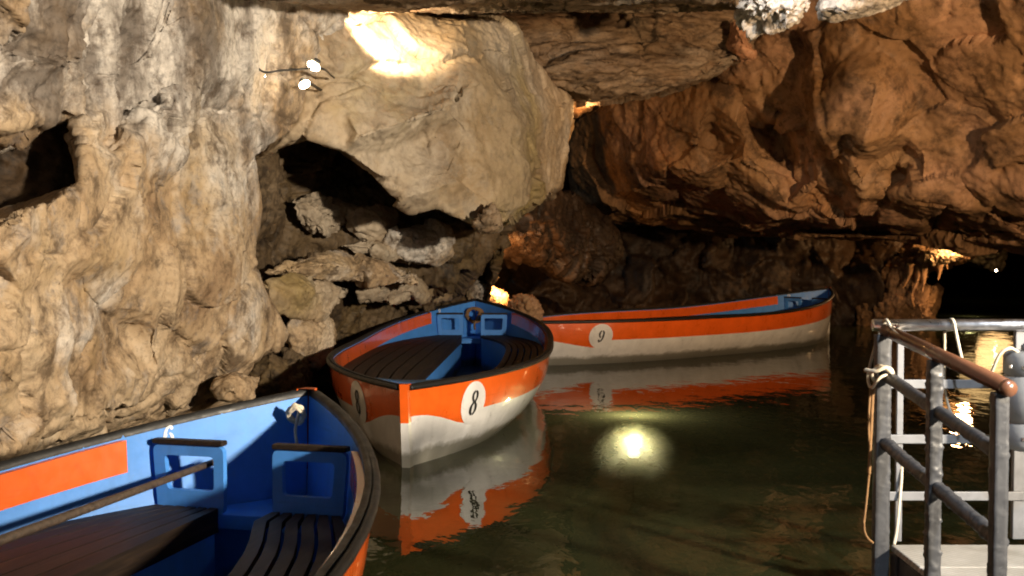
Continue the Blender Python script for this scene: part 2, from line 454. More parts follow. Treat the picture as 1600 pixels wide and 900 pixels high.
M['copper'] = paint('brown_varnished_pipe', (0.15, 0.065, 0.035), 0.3, (0.28, 0.13, 0.07), 0.5, scale=10, coat=0.4)
M['iron'] = paint('dark_grey_lumpy_paint', (0.05, 0.052, 0.058), 0.42, (0.16, 0.165, 0.175), 0.6, scale=16)
b_ = M['iron'].node_tree
M['bar'] = paint('grey_flat_bar_paint', (0.20, 0.205, 0.22), 0.45, (0.10, 0.10, 0.10), 0.4, scale=14)
M['rope'] = paint('pale_rope', (0.62, 0.55, 0.43), 0.85, (0.4, 0.3, 0.18), 0.5, scale=40)
M['rope_old'] = paint('brown_rope', (0.25, 0.14, 0.06), 0.85, (0.12, 0.07, 0.03), 0.5, scale=40)
M['drum'] = paint('grey_plastic', (0.24, 0.25, 0.265), 0.42, (0.10, 0.10, 0.10), 0.4, scale=10)
M['fixture'] = paint('dark_lamp_housing', (0.05, 0.05, 0.05), 0.5)

def wood_mat():
    t = NT('dark_bench_wood'); tc = t.new('ShaderNodeTexCoord').outputs['Object']
    mp = t.new('ShaderNodeMapping'); mp.inputs['Scale'].default_value = (1.2, 14, 14); t.link(tc, mp.inputs[0])
    n = t.noise(mp.outputs[0], 2.2, 8, 0.65, 0.4)
    c = t.ramp(n, [(0.3, (0.009, 0.006, 0.005)), (0.5, (0.018, 0.011, 0.007)), (0.66, (0.038, 0.023, 0.014)), (0.76, (0.16, 0.055, 0.02))])
    t.link(c, t.b.inputs['Base Color']); t.b.inputs['Roughness'].default_value = 0.6; t.b.inputs['Specular IOR Level'].default_value = 0.3
    t.link(t.bump(n, 0.5, 0.006), t.b.inputs['Normal']); return t.m
M['wood'] = wood_mat()
def oar_mat():
    t = NT('weathered_oar_wood'); tc = t.new('ShaderNodeTexCoord').outputs['Object']
    mp = t.new('ShaderNodeMapping'); mp.inputs['Scale'].default_value = (1, 20, 20); t.link(tc, mp.inputs[0])
    n = t.noise(mp.outputs[0], 3, 6, 0.6, 0.3)
    t.link(t.ramp(n, [(0.3, (0.035, 0.025, 0.018)), (0.7, (0.12, 0.085, 0.06))]), t.b.inputs['Base Color']); t.b.inputs['Roughness'].default_value = 0.6
    return t.m
M['oar'] = oar_mat()

def deck_mat():
    t = NT('ribbed_deck_panel'); p = t.pos()
    wv = t.new('ShaderNodeTexWave', wave_type='BANDS', bands_direction='DIAGONAL'); wv.inputs['Scale'].default_value = 16; wv.inputs['Distortion'].default_value = 0.4
    t.link(p, wv.inputs[0])
    c = t.mix(t.ramp(t.noise(p, 7, 6), [(0.35, 0), (0.7, 1)]), (0.36, 0.34, 0.30), (0.52, 0.50, 0.46))
    c = t.mix(0.22, c, wv.outputs[0], 'MULTIPLY')
    t.link(c, t.b.inputs['Base Color']); t.b.inputs['Roughness'].default_value = 0.6
    t.link(t.bump(wv.outputs[0], 0.5, 0.004), t.b.inputs['Normal']); return t.m
M['deck'] = deck_mat()

def glow(name, col, strength):
    t = NT(name); t.n.remove(t.b); e = t.new('ShaderNodeEmission')
    e.inputs[0].default_value = (*col, 1); e.inputs[1].default_value = strength
    t.link(e.outputs[0], t.out.inputs[0]); return t.m
M['glow_warm'] = glow('lit_warm_lens', (1.0, 0.78, 0.5), 60)
M['glow_cool'] = glow('lit_cool_lens', (0.82, 0.91, 1.0), 40)
M['glow_orange'] = glow('lit_sodium_lens', (1.0, 0.52, 0.18), 60)
M['glow_water'] = glow('lit_underwater_lens', (1.0, 0.9, 0.58), 60)

def water_mat():
    t = NT('cave_water'); p = t.pos((1.0, 0.55, 1.0))
    b = t.bump(t.noise(p, 5.5, 3, 0.5, 0.3), 0.12, 0.035)
    b = t.bump(t.noise(p, 1.6, 2, 0.5), 0.10, 0.08, b)
    fr = t.new('ShaderNodeFresnel'); fr.inputs[0].default_value = 1.33; t.link(b, fr.inputs[1])
    gl = t.new('ShaderNodeBsdfGlossy'); gl.inputs['Roughness'].default_value = 0.015; t.link(b, gl.inputs['Normal'])
    tr = t.new('ShaderNodeBsdfTransparent'); tr.inputs[0].default_value = (0.62, 0.60, 0.34, 1)
    df = t.new('ShaderNodeBsdfDiffuse'); t.link(t.ramp(t.noise(p, 1.1, 4, 0.6), [(0.3, (0.017, 0.020, 0.008)), (0.7, (0.029, 0.032, 0.013))]), df.inputs[0])
    tl = t.new('ShaderNodeBsdfTranslucent'); tl.inputs[0].default_value = (0.025, 0.024, 0.010, 1)
    ad = t.new('ShaderNodeAddShader'); t.link(df.outputs[0], ad.inputs[0]); t.link(tl.outputs[0], ad.inputs[1])
    m1 = t.new('ShaderNodeMixShader'); m1.inputs[0].default_value = 0.86
    t.link(tr.outputs[0], m1.inputs[1]); t.link(ad.outputs[0], m1.inputs[2])
    m2 = t.new('ShaderNodeMixShader'); t.link(fr.outputs[0], m2.inputs[0])
    t.link(m1.outputs[0], m2.inputs[1]); t.link(gl.outputs[0], m2.inputs[2])
    t.link(m2.outputs[0], t.out.inputs[0]); t.n.remove(t.b); return t.m
M['water'] = water_mat()
def bed_mat():
    t = NT('river_bed_silt'); p = t.pos()
    t.link(t.ramp(t.noise(p, 2.2, 8, 0.65), [(0.3, (0.05, 0.045, 0.018)), (0.7, (0.15, 0.13, 0.06))]), t.b.inputs['Base Color'])
    t.b.inputs['Roughness'].default_value = 0.95; return t.m
M['bed'] = bed_mat()

# ================================================================ THE SETTING
def grid(x0, x1, y0, y1, nx, ny):
    X, Y = np.meshgrid(np.linspace(x0, x1, nx), np.linspace(y0, y1, ny))
    i = np.arange((nx - 1) * (ny - 1)); r, c = i // (nx - 1), i % (nx - 1); a = r * nx + c
    return X.ravel(), Y.ravel(), np.stack([a, a + 1, a + nx + 1, a + nx], 1)

x, y, q = grid(-14, 32, -6, 60, 2, 2)
tag(mesh_obj('water', np.stack([x, y, 0 * x], 1), q, M['water']), kind='structure')
x, y, q = grid(-14, 32, -6, 60, 120, 160)
zb = -0.85 + 0.10 * fbm(np.stack([x, y, 0 * x], 1) * 0.7, 4, 3)
tag(mesh_obj('river_bed', np.stack([x, y, zb], 1), q, M['bed']), kind='structure')

# outer shell of the cave: side walls, far wall, roof; open behind the camera (cave mouth)
def shell(name, fn, nu, nv, mat, thr=0.3, **kw):
    U, Vv = np.meshgrid(np.linspace(0, 1, nu), np.linspace(0, 1, nv))
    V = np.array([fn(a, b) for a, b in zip(U.ravel(), Vv.ravel())])
    i = np.arange((nu - 1) * (nv - 1)); r, c = i // (nu - 1), i % (nu - 1); a = r * nu + c
    T = np.concatenate([np.stack([a, a + 1, a + nu + 1], 1), np.stack([a, a + nu + 1, a + nu], 1)])
    V, T = refine(V, T, thr)
    V = roughen(V, T, **kw)
    return tag(mesh_obj(name, V, T, mat), kind='structure')

def roof_z(X, Y):
    return 4.6 + 0.09 * max(0, Y - 6)
shell('cave_roof', lambda a, b: (-13 + 40 * a, -5 + 58 * b, roof_z(-13 + 40 * a, -5 + 58 * b)), 24, 36, M['ledge'], big=0.22, mid=0.05, seed=81)
shell('cave_wall_left', lambda a, b: (-7.0 - 2.2 * math.sin(a * 3.1), -5 + 22 * a, -1.2 + 7.6 * b), 20, 8, M['pale'], big=0.3, mid=0.08, seed=91)
shell('cave_wall_right', lambda a, b: (8.5 + 17.5 * a + 0.8 * math.sin(a * 9), -5 + 57 * a, -1.2 + 8.5 * b), 40, 8, M['red'], big=0.3, mid=0.08, seed=95)
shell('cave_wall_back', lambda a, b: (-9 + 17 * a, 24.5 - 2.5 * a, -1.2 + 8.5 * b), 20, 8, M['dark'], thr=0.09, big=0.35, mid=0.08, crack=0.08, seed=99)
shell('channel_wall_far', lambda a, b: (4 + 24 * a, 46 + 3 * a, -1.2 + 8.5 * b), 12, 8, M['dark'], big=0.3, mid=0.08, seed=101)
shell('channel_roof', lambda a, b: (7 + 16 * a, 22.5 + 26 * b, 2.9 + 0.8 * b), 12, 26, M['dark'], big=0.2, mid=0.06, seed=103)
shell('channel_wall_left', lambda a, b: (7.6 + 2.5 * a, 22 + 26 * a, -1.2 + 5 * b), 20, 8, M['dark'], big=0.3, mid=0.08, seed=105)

# ---- left wall, pale flow-stone: broad slanting slabs
A = []
def a(px, py, off=0.0): A.append((px, py, 5.7 + (px / 450.0 * 3.9 if px > 0 else px / 450.0 * 1.1) + (py - 400) / 400.0 * 0.3 + off))
for px in (-800, -520, -260, -120, 0, 130, 260, 390, 560): a(px, -110, 0.0)
for px in (-800, -520):
    for py, o in ((100, .1), (300, -.2), (560, -.3), (860, .6)): a(px, py, o)
for px, py, o in [(-260, 80, .2), (-80, 60, .25), (40, 20, .2), (70, 90, .35), (150, 60, .25), (180, 130, .3), (225, 60, .2), (300, 20, -.2), (275, 135, -.25), (215, 215, -.3), (170, 262, -.32),
                  (-60, 210, .15), (0, 205, .2), (60, 182, .15), (122, 176, .1), (128, 235, -.1), (128, 292, -.3), (70, 318, -.3), (0, 345, -.3), (-70, 365, -.3),
                  (200, 180, .15), (160, 225, .1), (380, 40, -.05), (470, 30, 0), (540, 40, 0), (530, 80, .3), (500, 150, .3), (470, 200, .2), (420, 110, .05), (350, 110, -.15), (335, 180, .12), (330, 250, -.2),
                  (390, 240, .15), (240, 290, -.05), (280, 330, -.1), (345, 310, -.3), (368, 335, -.15), (395, 265, .3), (405, 330, .35), (392, 400, .25), (350, 440, -.32), (370, 470, -.15),
                  (180, 340, -.3), (100, 400, -.3), (0, 405, -.2), (110, 432, -.1), (0, 430, .0), (40, 460, -.32), (140, 400, -.35), (250, 400, -.3), (300, 440, -.35), (140, 475, -.05), (200, 520, .15), (240, 490, -.25), (300, 520, -.15),
                  (425, 470, .1), (452, 522, .15), (435, 552, .15), (390, 560, -.1), (340, 540, -.15), (300, 548, .1), (100, 520, -.4), (0, 560, -.45), (-120, 520, -.4), (150, 575, -.1), (60, 620, -.4), (-60, 660, -.4), (180, 600, -.25), (250, 585, -.2), (310, 575, .0),
                  (210, 635, -.15), (130, 650, -.2), (40, 675, -.25), (0, 695, -.2), (270, 610, .1), (350, 590, .25), (385, 585, .25),
                  (-90, 800, .7), (0, 745, .8), (80, 715, .9), (160, 690, .9), (240, 665, .9), (320, 645, 1.0), (400, 640, 1.0), (-260, 300, -.2), (-260, 560, -.3), (-260, 800, .6)]:
    a(px, py, o)
POCKET = [(-60, 210), (0, 205), (60, 182), (122, 176), (128, 235), (128, 292), (70, 318), (0, 345), (-70, 365)]
EDGE_A = [(560, -110), (540, 40), (530, 80), (500, 150), (470, 200), (390, 240), (395, 265), (405, 330), (392, 400), (425, 470), (452, 522), (435, 552), (390, 560), (385, 585), (400, 640), (900, 640), (900, -110)]
A = [q for q in A if not (inside(q[0], q[1], POCKET) and (q[0], q[1]) not in POCKET)]
tag(sheet('pocket_rock_face', [(-160, 150, 6.2), (60, 130, 6.6), (180, 140, 7.6), (-160, 280, 6.3), (20, 270, 7.0), (90, 230, 7.0), (60, 210, 6.8), (100, 290, 6.95), (190, 300, 7.4), (-160, 400, 6.0), (40, 390, 6.5), (190, 380, 7.6)], M['mud_shade'], thr=0.04, skirt=0.2, seed=35, big=0.1, mid=0.05), kind='structure')
lw = sheet('cave_wall_left_face', A, M['pale'], cuts=[POCKET, EDGE_A], thr=0.028, skirt=2.5, coarse=0.16, sm=1, seed=1, big=0.055, mid=0.016, fine=0.006, crack=0.03, streak=0.10, zone=lambda Q: 1 + 1.6 * np.clip((0.75 - Q[:, 2]) * 2.5, 0, 1) + 1.0 * np.clip((Q[:, 2] - 2.2) * 1.5, 0, 1) * np.clip((-2.2 - Q[:, 0]) * 1.5, 0, 1))
lw.name = 'pale_cave_wall'; tag(lw, kind='structure')

# ---- the big overhanging block
B = [(375, 20, 9.7), (470, 10, 9.6), (540, 55, 9.55), (575, 20, 9.8), (655, 20, 9.9), (720, 25, 9.7), (800, 35, 9.9),
     (530, 90, 9.5), (560, 120, 9.4), (620, 105, 9.45), (655, 70, 9.6), (650, 110, 9.4), (700, 90, 9.4), (760, 75, 9.5), (800, 80, 9.6), (805, 108, 9.75),
     (480, 140, 9.5), (470, 190, 9.4), (540, 170, 9.2), (600, 160, 9.25), (680, 150, 9.25), (740, 125, 9.05), (620, 195, 8.9), (560, 215, 8.95), (690, 170, 8.95),
     (480, 212, 9.4), (430, 232, 9.7), (400, 245, 10.1), (540, 238, 9.2), (600, 240, 9.25), (660, 220, 9.3), (730, 200, 9.05), (790, 170, 9.15), (812, 200, 9.1), (820, 260, 9.1), (812, 320, 9.15),
     (590, 275, 9.25), (610, 300, 9.3), (650, 280, 9.1), (700, 270, 9.0), (760, 270, 8.95), (640, 328, 9.35), (680, 318, 9.2), (720, 335, 9.1), (740, 350, 9.1), (775, 310, 8.95), (772, 362, 9.15), (745, 362, 9.3), (795, 350, 9.3),
     (845, 130, 10.4), (890, 158, 11.4), (886, 200, 11.4), (876, 240, 11.4), (872, 290, 11.2), (845, 310, 10.5), (825, 325, 9.8), (850, 220, 10.3)]
B = [(x_, y_, d_ + (x_ - 400) * 0.005) for x_, y_, d_ in B]
bk = sheet('overhanging_boulder', B, M['block'], cuts=[[(795, 350), (772, 362), (745, 362), (740, 350), (680, 318), (640, 328), (610, 300), (590, 275), (540, 238), (480, 212), (430, 232), (400, 245), (380, 700), (800, 700)]], thr=0.026, skirt=2.2, coarse=0.07, sm=1, seed=21, big=0.06, mid=0.02, fine=0.007, crack=0.05, origin=tuple(P(640, 350, 11.0)))
tag(bk, 'huge tan limestone block overhanging the dark hollow, with a lit nook on top', 'rock')

# ---- hollow under the block
Cc = [(350, 180, 11.5), (430, 200, 11.8), (520, 200, 12.2), (620, 240, 12.0), (720, 300, 11.8), (800, 340, 11.8),
      (380, 260, 11.2), (450, 250, 12.2), (520, 260, 12.6), (600, 290, 12.0), (560, 320, 12.0), (680, 340, 11.8), (760, 380, 11.8),
      (370, 340, 11.0), (420, 330, 11.8), (480, 370, 12.2), (560, 390, 12.0), (640, 400, 11.8), (720, 420, 11.6), (740, 460, 11.8),
      (380, 430, 11.0), (450, 430, 12.0), (540, 440, 12.0), (640, 470, 11.8), (700, 490, 11.8), (400, 520, 11.2), (470, 540, 11.8), (560, 540, 12.0), (660, 540, 12.0), (720, 560, 12.2),
      (380, 640, 11.6), (470, 640, 11.8), (560, 640, 12.0), (720, 640, 12.4)]
def sh(l, k=0.0125, e=0.0): return [(x_, y_, d_ + e + max(0, (x_ - 430) * k)) for x_, y_, d_ in l]
Cc = [(x_, y_, d_ - (0.9 if y_ < 430 else 0.4) + max(0, (x_ - 430) * (0.0125 if y_ > 430 else 0.0085))) for x_, y_, d_ in Cc]
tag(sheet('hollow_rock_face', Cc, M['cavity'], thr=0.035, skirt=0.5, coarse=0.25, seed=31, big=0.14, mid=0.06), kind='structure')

kwS = dict(big=0.05, mid=0.03, fine=0.008, crack=0.02, scale=1.5, grow=1.14)
boulder('wedged_boulder', sh([(456, 312, 11.0), (500, 303, 11.0), (538, 322, 11.0), (532, 345, 11.0), (508, 366, 10.9), (470, 350, 11.0)], .0085), sh([(490, 322, 10.75), (515, 335, 10.7), (500, 352, 10.75)], .0085), M['block'],
        'pale folded stone hanging alone in the top of the dark hollow', seed=41, layer=0.015, **kwS)
boulder('wedged_boulder', sh([(538, 322, 11.0), (580, 325, 10.9), (612, 335, 10.8), (600, 372, 10.8), (575, 382, 10.8), (548, 360, 10.9)], .0085), sh([(575, 345, 10.6), (595, 350, 10.6)], .0085), M['block'],
        'ragged tan stone between the hanging stone and the squarish grey stone', seed=42, layer=0.02, **kwS)
boulder('wedged_boulder', sh([(612, 362, 10.5), (650, 350, 10.5), (695, 357, 10.4), (702, 395, 10.4), (680, 410, 10.4), (635, 405, 10.5), (612, 390, 10.6)], .0085), sh([(640, 370, 10.2), (680, 375, 10.15), (670, 395, 10.2)], .0085), M['pale'],
        'squarish grey stone wedged right under the lip of the big block', seed=43, layer=0.012, **kwS)
boulder('wedged_boulder', sh([(535, 385, 10.9), (570, 375, 10.7), (615, 385, 10.6), (640, 410, 10.6), (600, 408, 10.6), (560, 400, 10.8)], .0085), sh([(590, 388, 10.5)], .0085), M['block'],
        'small ragged stone between the squarish grey stone and the long flat ledge', seed=48, layer=0.012, **kwS)
boulder('rock_ledge', sh([(425, 425, 10.6), (470, 405, 10.5), (530, 395, 10.4), (600, 412, 10.2), (645, 440, 10.1), (615, 443, 10.15), (540, 428, 10.3), (455, 436, 10.5)], .0085), sh([(560, 412, 10.1), (500, 412, 10.2)], .0085), M['pale'],
        'long flat pale ledge crossing the middle of the dark hollow', thick=0.9, seed=44, **kwS)
boulder('wedged_boulder', sh([(418, 445, 10.3), (460, 432, 10.2), (528, 452, 10.1), (515, 480, 10.1), (500, 498, 10.1), (455, 490, 10.2), (430, 480, 10.3)]), sh([(470, 455, 9.95), (500, 460, 9.9)]), M['block'],
        'smooth tan block under the flat ledge, next to the black crack', seed=45, **kwS)
boulder('leaning_slab', sh([(640, 462, 10.6), (690, 425, 10.6), (725, 375, 10.7), (742, 362, 10.8), (738, 395, 10.7), (718, 440, 10.6), (700, 470, 10.6), (655, 478, 10.6)]), sh([(690, 445, 10.35), (715, 410, 10.4)]), M['block'],
        'slanting brown slab at the right edge of the hollow above boat 8', seed=46, thick=0.9, **dict(kwS, grow=0.97))
boulder('wedged_boulder', sh([(560, 455, 10.4), (605, 440, 10.3), (650, 440, 10.2), (662, 465, 10.2), (610, 475, 10.3), (570, 470, 10.4)]), sh([(610, 450, 10.05), (635, 455, 10.0)]), M['block'],
        'low pale stone at the foot of the slanting brown slab', seed=47, **kwS)
boulder('wedged_boulder', sh([(455, 500, 10.3), (505, 500, 10.2), (512, 535, 10.2), (498, 570, 10.2), (462, 560, 10.3), (448, 530, 10.4)]), sh([(485, 515, 10.0), (488, 545, 10.0)]), M['pale'],
        'pointed tan stone with grey foot beneath the smooth tan block', seed=49, **kwS)
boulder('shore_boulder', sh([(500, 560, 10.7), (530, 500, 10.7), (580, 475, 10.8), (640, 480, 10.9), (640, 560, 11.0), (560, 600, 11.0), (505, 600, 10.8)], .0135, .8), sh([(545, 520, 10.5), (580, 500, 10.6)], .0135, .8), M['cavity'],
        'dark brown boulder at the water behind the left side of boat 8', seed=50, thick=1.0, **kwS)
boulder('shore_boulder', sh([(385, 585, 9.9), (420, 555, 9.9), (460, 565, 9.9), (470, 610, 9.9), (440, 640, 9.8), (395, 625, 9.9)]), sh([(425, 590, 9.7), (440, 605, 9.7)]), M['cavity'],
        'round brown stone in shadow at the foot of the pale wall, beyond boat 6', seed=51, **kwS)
boulder('shore_boulder', sh([(330, 600, 8.6), (360, 590, 8.6), (385, 600, 8.7), (380, 625, 8.6), (340, 625, 8.5)]), sh([(360, 605, 8.4)]), M['pale'],
        'small tan knob of stone just above the far bow of boat 6', seed=52, **kwS)
boulder('grey_crystal_rock', sh([(735, 345, 8.75), (768, 310, 8.7), (785, 330, 8.7), (790, 358, 8.75), (765, 368, 8.75), (740, 358, 8.75)], .005, .15), sh([(765, 335, 8.55), (772, 350, 8.55)], .005, .15), M['ledge'],
        'grey crystalline lump stuck on the lowest tip of the big block', seed=53, thick=0.4, big=0.04, mid=0.03, fine=0.006, scale=2.0)

# ---- roof lip along the top of the picture and the ledge beneath it
R = []
for px, py, d in [(-250, -8, 7.6), (0, -22, 7.8), (200, -2, 8.0), (250, 12, 8.0), (330, 2, 8.1), (420, 4, 8.2), (480, 8, 8.2), (530, 10, 8.3), (600, 12, 8.5), (680, 12, 8.8), (800, 8, 9.2), (950, 9, 9.6), (1080, 9, 9.9), (1150, 12, 10.1), (1170, 2, 10.2)]:
    k_ = px > 500
    R.append((px, py + (5 if k_ else 0), d + (2.1 if k_ else 1.0))); R.append((px, py - (14 if k_ else 10), d)); R.append((px, py - 70, d - 1.4)); R.append((px, py - 180, d - 2.2))
tag(sheet('roof_lip', R, M['ledge'], thr=0.035, skirt=2.0, coarse=0.3, seed=61, big=0.03, mid=0.02), kind='structure')

Ld = [(655, 10, 11.4), (800, 5, 11.6), (950, 0, 11.8), (1150, -5, 12.0), (1190, 20, 12.2), (700, 30, 11.0), (800, 35, 11.0), (900, 30, 11.2), (1000, 28, 11.3), (1140, 30, 11.6), (1165, 55, 11.6), (1180, 88, 11.6),
      (805, 70, 11.2), (900, 65, 11.4), (1000, 68, 11.5), (1130, 72, 11.5), (810, 95, 10.9), (900, 92, 10.9), (1000, 95, 11.0), (1100, 100, 11.2), (1150, 95, 11.3), (830, 118, 11.0), (870, 130, 11.2), (930, 146, 11.4), (1000, 142, 11.5), (1060, 135, 11.5), (1110, 112, 11.5),
      (720, 90, 11.6), (780, 130, 11.6), (850, 160, 12.2), (900, 165, 12.6)]
Ld = [(x_, y_, d_ + 2.4) for x_, y_, d_ in Ld]
lo = sheet('rock_ledge', Ld, M['ledge'], thr=0.03, skirt=2.5, coarse=0.25, sm=1, seed=63, big=0.06, mid=0.035, stretch=(0.5, 1, 1.5), origin=tuple(P(1000, 140, 14.0)))
tag(lo, 'long grey brown rock ledge running along under the roof, right of the big block', 'rock')
boulder('rock_fin', [(884, 150, 15.4), (936, 148, 15.4), (932, 162, 15.4), (905, 180, 15.4), (886, 182, 15.4)], [(905, 165, 15.25)], M['red'], 'small orange lit fin of rock peeping out behind the big block', seed=64, thick=0.5, big=0.02, mid=0.02)
boulder('rock_wedge', [(1143, 28, 13.7), (1158, 30, 13.7), (1172, 60, 13.6), (1182, 90, 13.6), (1160, 88, 13.6), (1142, 70, 13.6)], [(1160, 65, 13.45)], M['salmon'], 'wedge with orange lamp light in its colour at the right end of the long ledge', seed=67, thick=0.5, big=0.02, mid=0.015)
boulder('white_calcite_crust', [(1150, -20, 10.6), (1165, 12, 10.6), (1200, 28, 10.5), (1240, 26, 10.5), (1275, 8, 10.5), (1270, -25, 10.6)], [(1210, 5, 10.3)], M['calcite'], 'ragged white and black calcite crust hanging at the top edge', seed=65, thick=0.5, big=0.05, mid=0.09, fine=0.02, scale=2)
boulder('white_calcite_crust', [(1282, -25, 10.4), (1280, 18, 10.4), (1320, 20, 10.3), (1380, 8, 10.3), (1440, -8, 10.3), (1440, -30, 10.3)], [(1340, 0, 10.1)], M['calcite'], 'smooth white calcite strip at the top edge, right of the ragged crust', seed=66, thick=0.5, big=0.03, mid=0.02)

# ---- rust-brown mass hanging over the channel
Rr = [(1130, -60, 14.0), (1300, -70, 12.6), (1450, -80, 11.8), (1620, -90, 11.0), (1800, -90, 10.2), (1960, -80, 9.6),
      (1180, 20, 14.2), (1250, 30, 13.6), (1330, 15, 13.0), (1420, 20, 12.4), (1500, 10, 12.0), (1600, 10, 11.4), (1760, 10, 10.6), (1960, 40, 9.8),
      (1060, 100, 15.6), (1130, 115, 15.0), (1190, 90, 14.2), (1250, 80, 14.0), (1310, 95, 13.2), (1380, 80, 13.0), (1420, 105, 13.0), (1480, 70, 12.4), (1560, 80, 12.0), (1640, 80, 11.6), (1760, 120, 10.8),
      (900, 190, 18.5), (950, 150, 17.0), (1000, 150, 16.4), (1060, 135, 15.9), (1110, 160, 15.2), (1160, 150, 14.9), (1210, 165, 14.6), (1240, 140, 14.2), (1290, 150, 13.4), (1330, 120, 12.9), (1370, 130, 12.75), (1410, 150, 12.9), (1440, 175, 13.2), (1500, 150, 12.7), (1570, 160, 12.2), (1650, 170, 11.8),
      (1170, 195, 15.4), (1215, 200, 15.6), (1235, 240, 15.7), (1250, 285, 15.5), (1200, 255, 15.6), (1165, 215, 15.2), (1150, 190, 14.9), (1215, 180, 14.7), (1245, 195, 14.5), (1262, 235, 14.6), (1275, 285, 14.8), (1250, 300, 14.9), (1190, 262, 15.0), (1160, 240, 15.0),
      (1085, 228, 15.5), (1110, 222, 15.8), (1145, 232, 15.6), (1110, 248, 15.5), (1140, 250, 15.2), (1050, 200, 15.8), (1000, 210, 16.6), (1040, 260, 15.9), (1100, 275, 15.4), (1170, 280, 15.2), (1230, 320, 15.2),
      (1300, 200, 13.4), (1320, 230, 13.5), (1350, 225, 13.0), (1390, 210, 13.1), (1420, 215, 13.3), (1290, 240, 14.4), (1310, 260, 14.6), (1330, 250, 13.7), (1375, 260, 14.0), (1400, 258, 14.2), (1418, 275, 14.2), (1412, 320, 14.1), (1385, 300, 14.1), (1350, 300, 14.1), (1320, 290, 14.7), (1340, 335, 14.5),
      (1440, 245, 13.4), (1430, 300, 13.5), (1470, 220, 13.2), (1520, 200, 13.0), (1500, 270, 13.2), (1560, 240, 12.7), (1640, 260, 12.2), (1480, 310, 13.4), (1560, 300, 13.0), (1600, 310, 12.7),
      (960, 250, 17.6), (920, 280, 19.0), (980, 300, 18.0), (1050, 305, 17.2), (1130, 310, 16.6), (1200, 340, 16.2), (1260, 355, 15.9), (1310, 363, 15.4), (1370, 362, 15.0), (1440, 368, 14.6), (1500, 362, 14.2), (1540, 345, 13.5), (1600, 382, 14.0), (1600, 350, 13.2), (1700, 395, 13.6), (1700, 320, 12.4), (1850, 390, 12.6), (1850, 250, 11.2), (1960, 380, 12.0), (1960, 220, 10.5),
      (900, 330, 20.0), (980, 345, 20.0), (1060, 350, 19.6), (1160, 365, 19.2), (1260, 376, 18.5), (1360, 374, 17.8), (1450, 372, 17.2), (1600, 378, 16.8), (1750, 388, 16.5)]
Rr = [(x_, y_ - (16 if y_ > 340 and x_ > 1250 else 0), d_) for x_, y_, d_ in Rr]
rm = sheet('rust_brown_cave_wall', Rr, M['red'], thr=0.04, skirt=3.5, coarse=0.16, sm=1, seed=71, big=0.10, mid=0.028, fine=0.01, crack=0.03, scale=0.8)
tag(rm, kind='structure')

# ---- low bank behind the boats, lit orange
G = [(690, 380, 14.2), (735, 362, 14.2), (770, 345, 14.4), (800, 330, 14.8), (850, 305, 16.0), (900, 300, 17.5), (730, 390, 14.2), (765, 378, 14.3), (800, 370, 14.8), (850, 370, 16.0), (910, 370, 17.6), (970, 380, 19),
     (760, 398, 15.6), (800, 400, 16.2), (835, 405, 16.4), (880, 400, 17.0), (845, 425, 16.8), (885, 440, 17.2), (930, 450, 18.0), (960, 420, 18.6), (1000, 450, 19.4), (740, 420, 16.0), (720, 470, 16.2), (800, 450, 17.0), (850, 470, 17.2), (920, 480, 18), (1000, 490, 19.6), (700, 540, 16.4), (800, 540, 17), (1000, 540, 19.8)]
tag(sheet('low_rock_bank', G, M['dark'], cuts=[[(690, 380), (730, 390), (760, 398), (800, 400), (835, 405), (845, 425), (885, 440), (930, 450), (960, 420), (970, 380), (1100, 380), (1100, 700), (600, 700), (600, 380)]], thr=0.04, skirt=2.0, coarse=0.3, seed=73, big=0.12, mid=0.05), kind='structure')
boulder('lamp_lit_rock', [(728, 444, 15.0), (742, 436, 15.0), (770, 446, 15.0), (794, 460, 15.0), (794, 480, 15.0), (750, 482, 15.0), (730, 472, 15.0)], [(752, 453, 14.85), (775, 463, 14.85)], M['pale'],
        'small brightly lamp-lit rock just behind the far bow of boat 8', seed=74, thick=0.3, big=0.02, mid=0.03, scale=3)
boulder('shore_boulder', [(795, 470, 14.6), (815, 462, 14.6), (838, 464, 14.6), (850, 485, 14.6), (846, 520, 14.6), (795, 520, 14.6)], [(822, 478, 14.4)], M['red'], 'dull brown stone in the gap between boats 8 and 9', seed=75, thick=0.5, big=0.03, mid=0.02, scale=2)

boulder('lit_channel_rock', [(1500, 330, 34), (1530, 315, 34), (1568, 325, 34), (1575, 400, 34), (1568, 424, 34), (1545, 426, 34), (1505, 405, 34)], [(1535, 370, 33.4)], M['pale'], 'far pale lamp-lit rock in the channel, a white speck over its golden reflection', thick=1.5, thr=0.06, seed=78, big=0.1, mid=0.08)

# ---- stalactites over the channel
H = [(1390, 430, 21.6), (1420, 405, 21.3), (1450, 392, 21.0), (1480, 386, 20.9), (1518, 388, 20.8), (1522, 402, 20.9), (1490, 408, 20.9), (1460, 420, 21.0), (1440, 440, 21.1), (1470, 450, 21.5), (1460, 480, 21.4), (1430, 470, 21.2), (1400, 470, 21.4), (1370, 450, 22), (1340, 500, 22), (1400, 500, 21.6), (1450, 505, 21.5), (1340, 530, 22), (1460, 530, 21.5), (1340, 400, 22.5), (1400, 385, 22.0), (1470, 372, 21.6), (1530, 375, 21.6)]
st = sheet('stalactite_pillar', H, M['red'], cuts=[[(1522, 402), (1490, 408), (1460, 420), (1440, 440), (1470, 450), (1460, 480), (1450, 505), (1460, 530), (1700, 530), (1700, 402)]], thr=0.03, skirt=1.2, coarse=0.2, sm=1, seed=77, big=0.08, mid=0.07, stretch=(1.6, 1.6, 0.6), origin=tuple(P(1400, 515, 21.5)))
tag(st, 'ragged orange stalactite pillar lit from above, at the channel bend', 'rock')
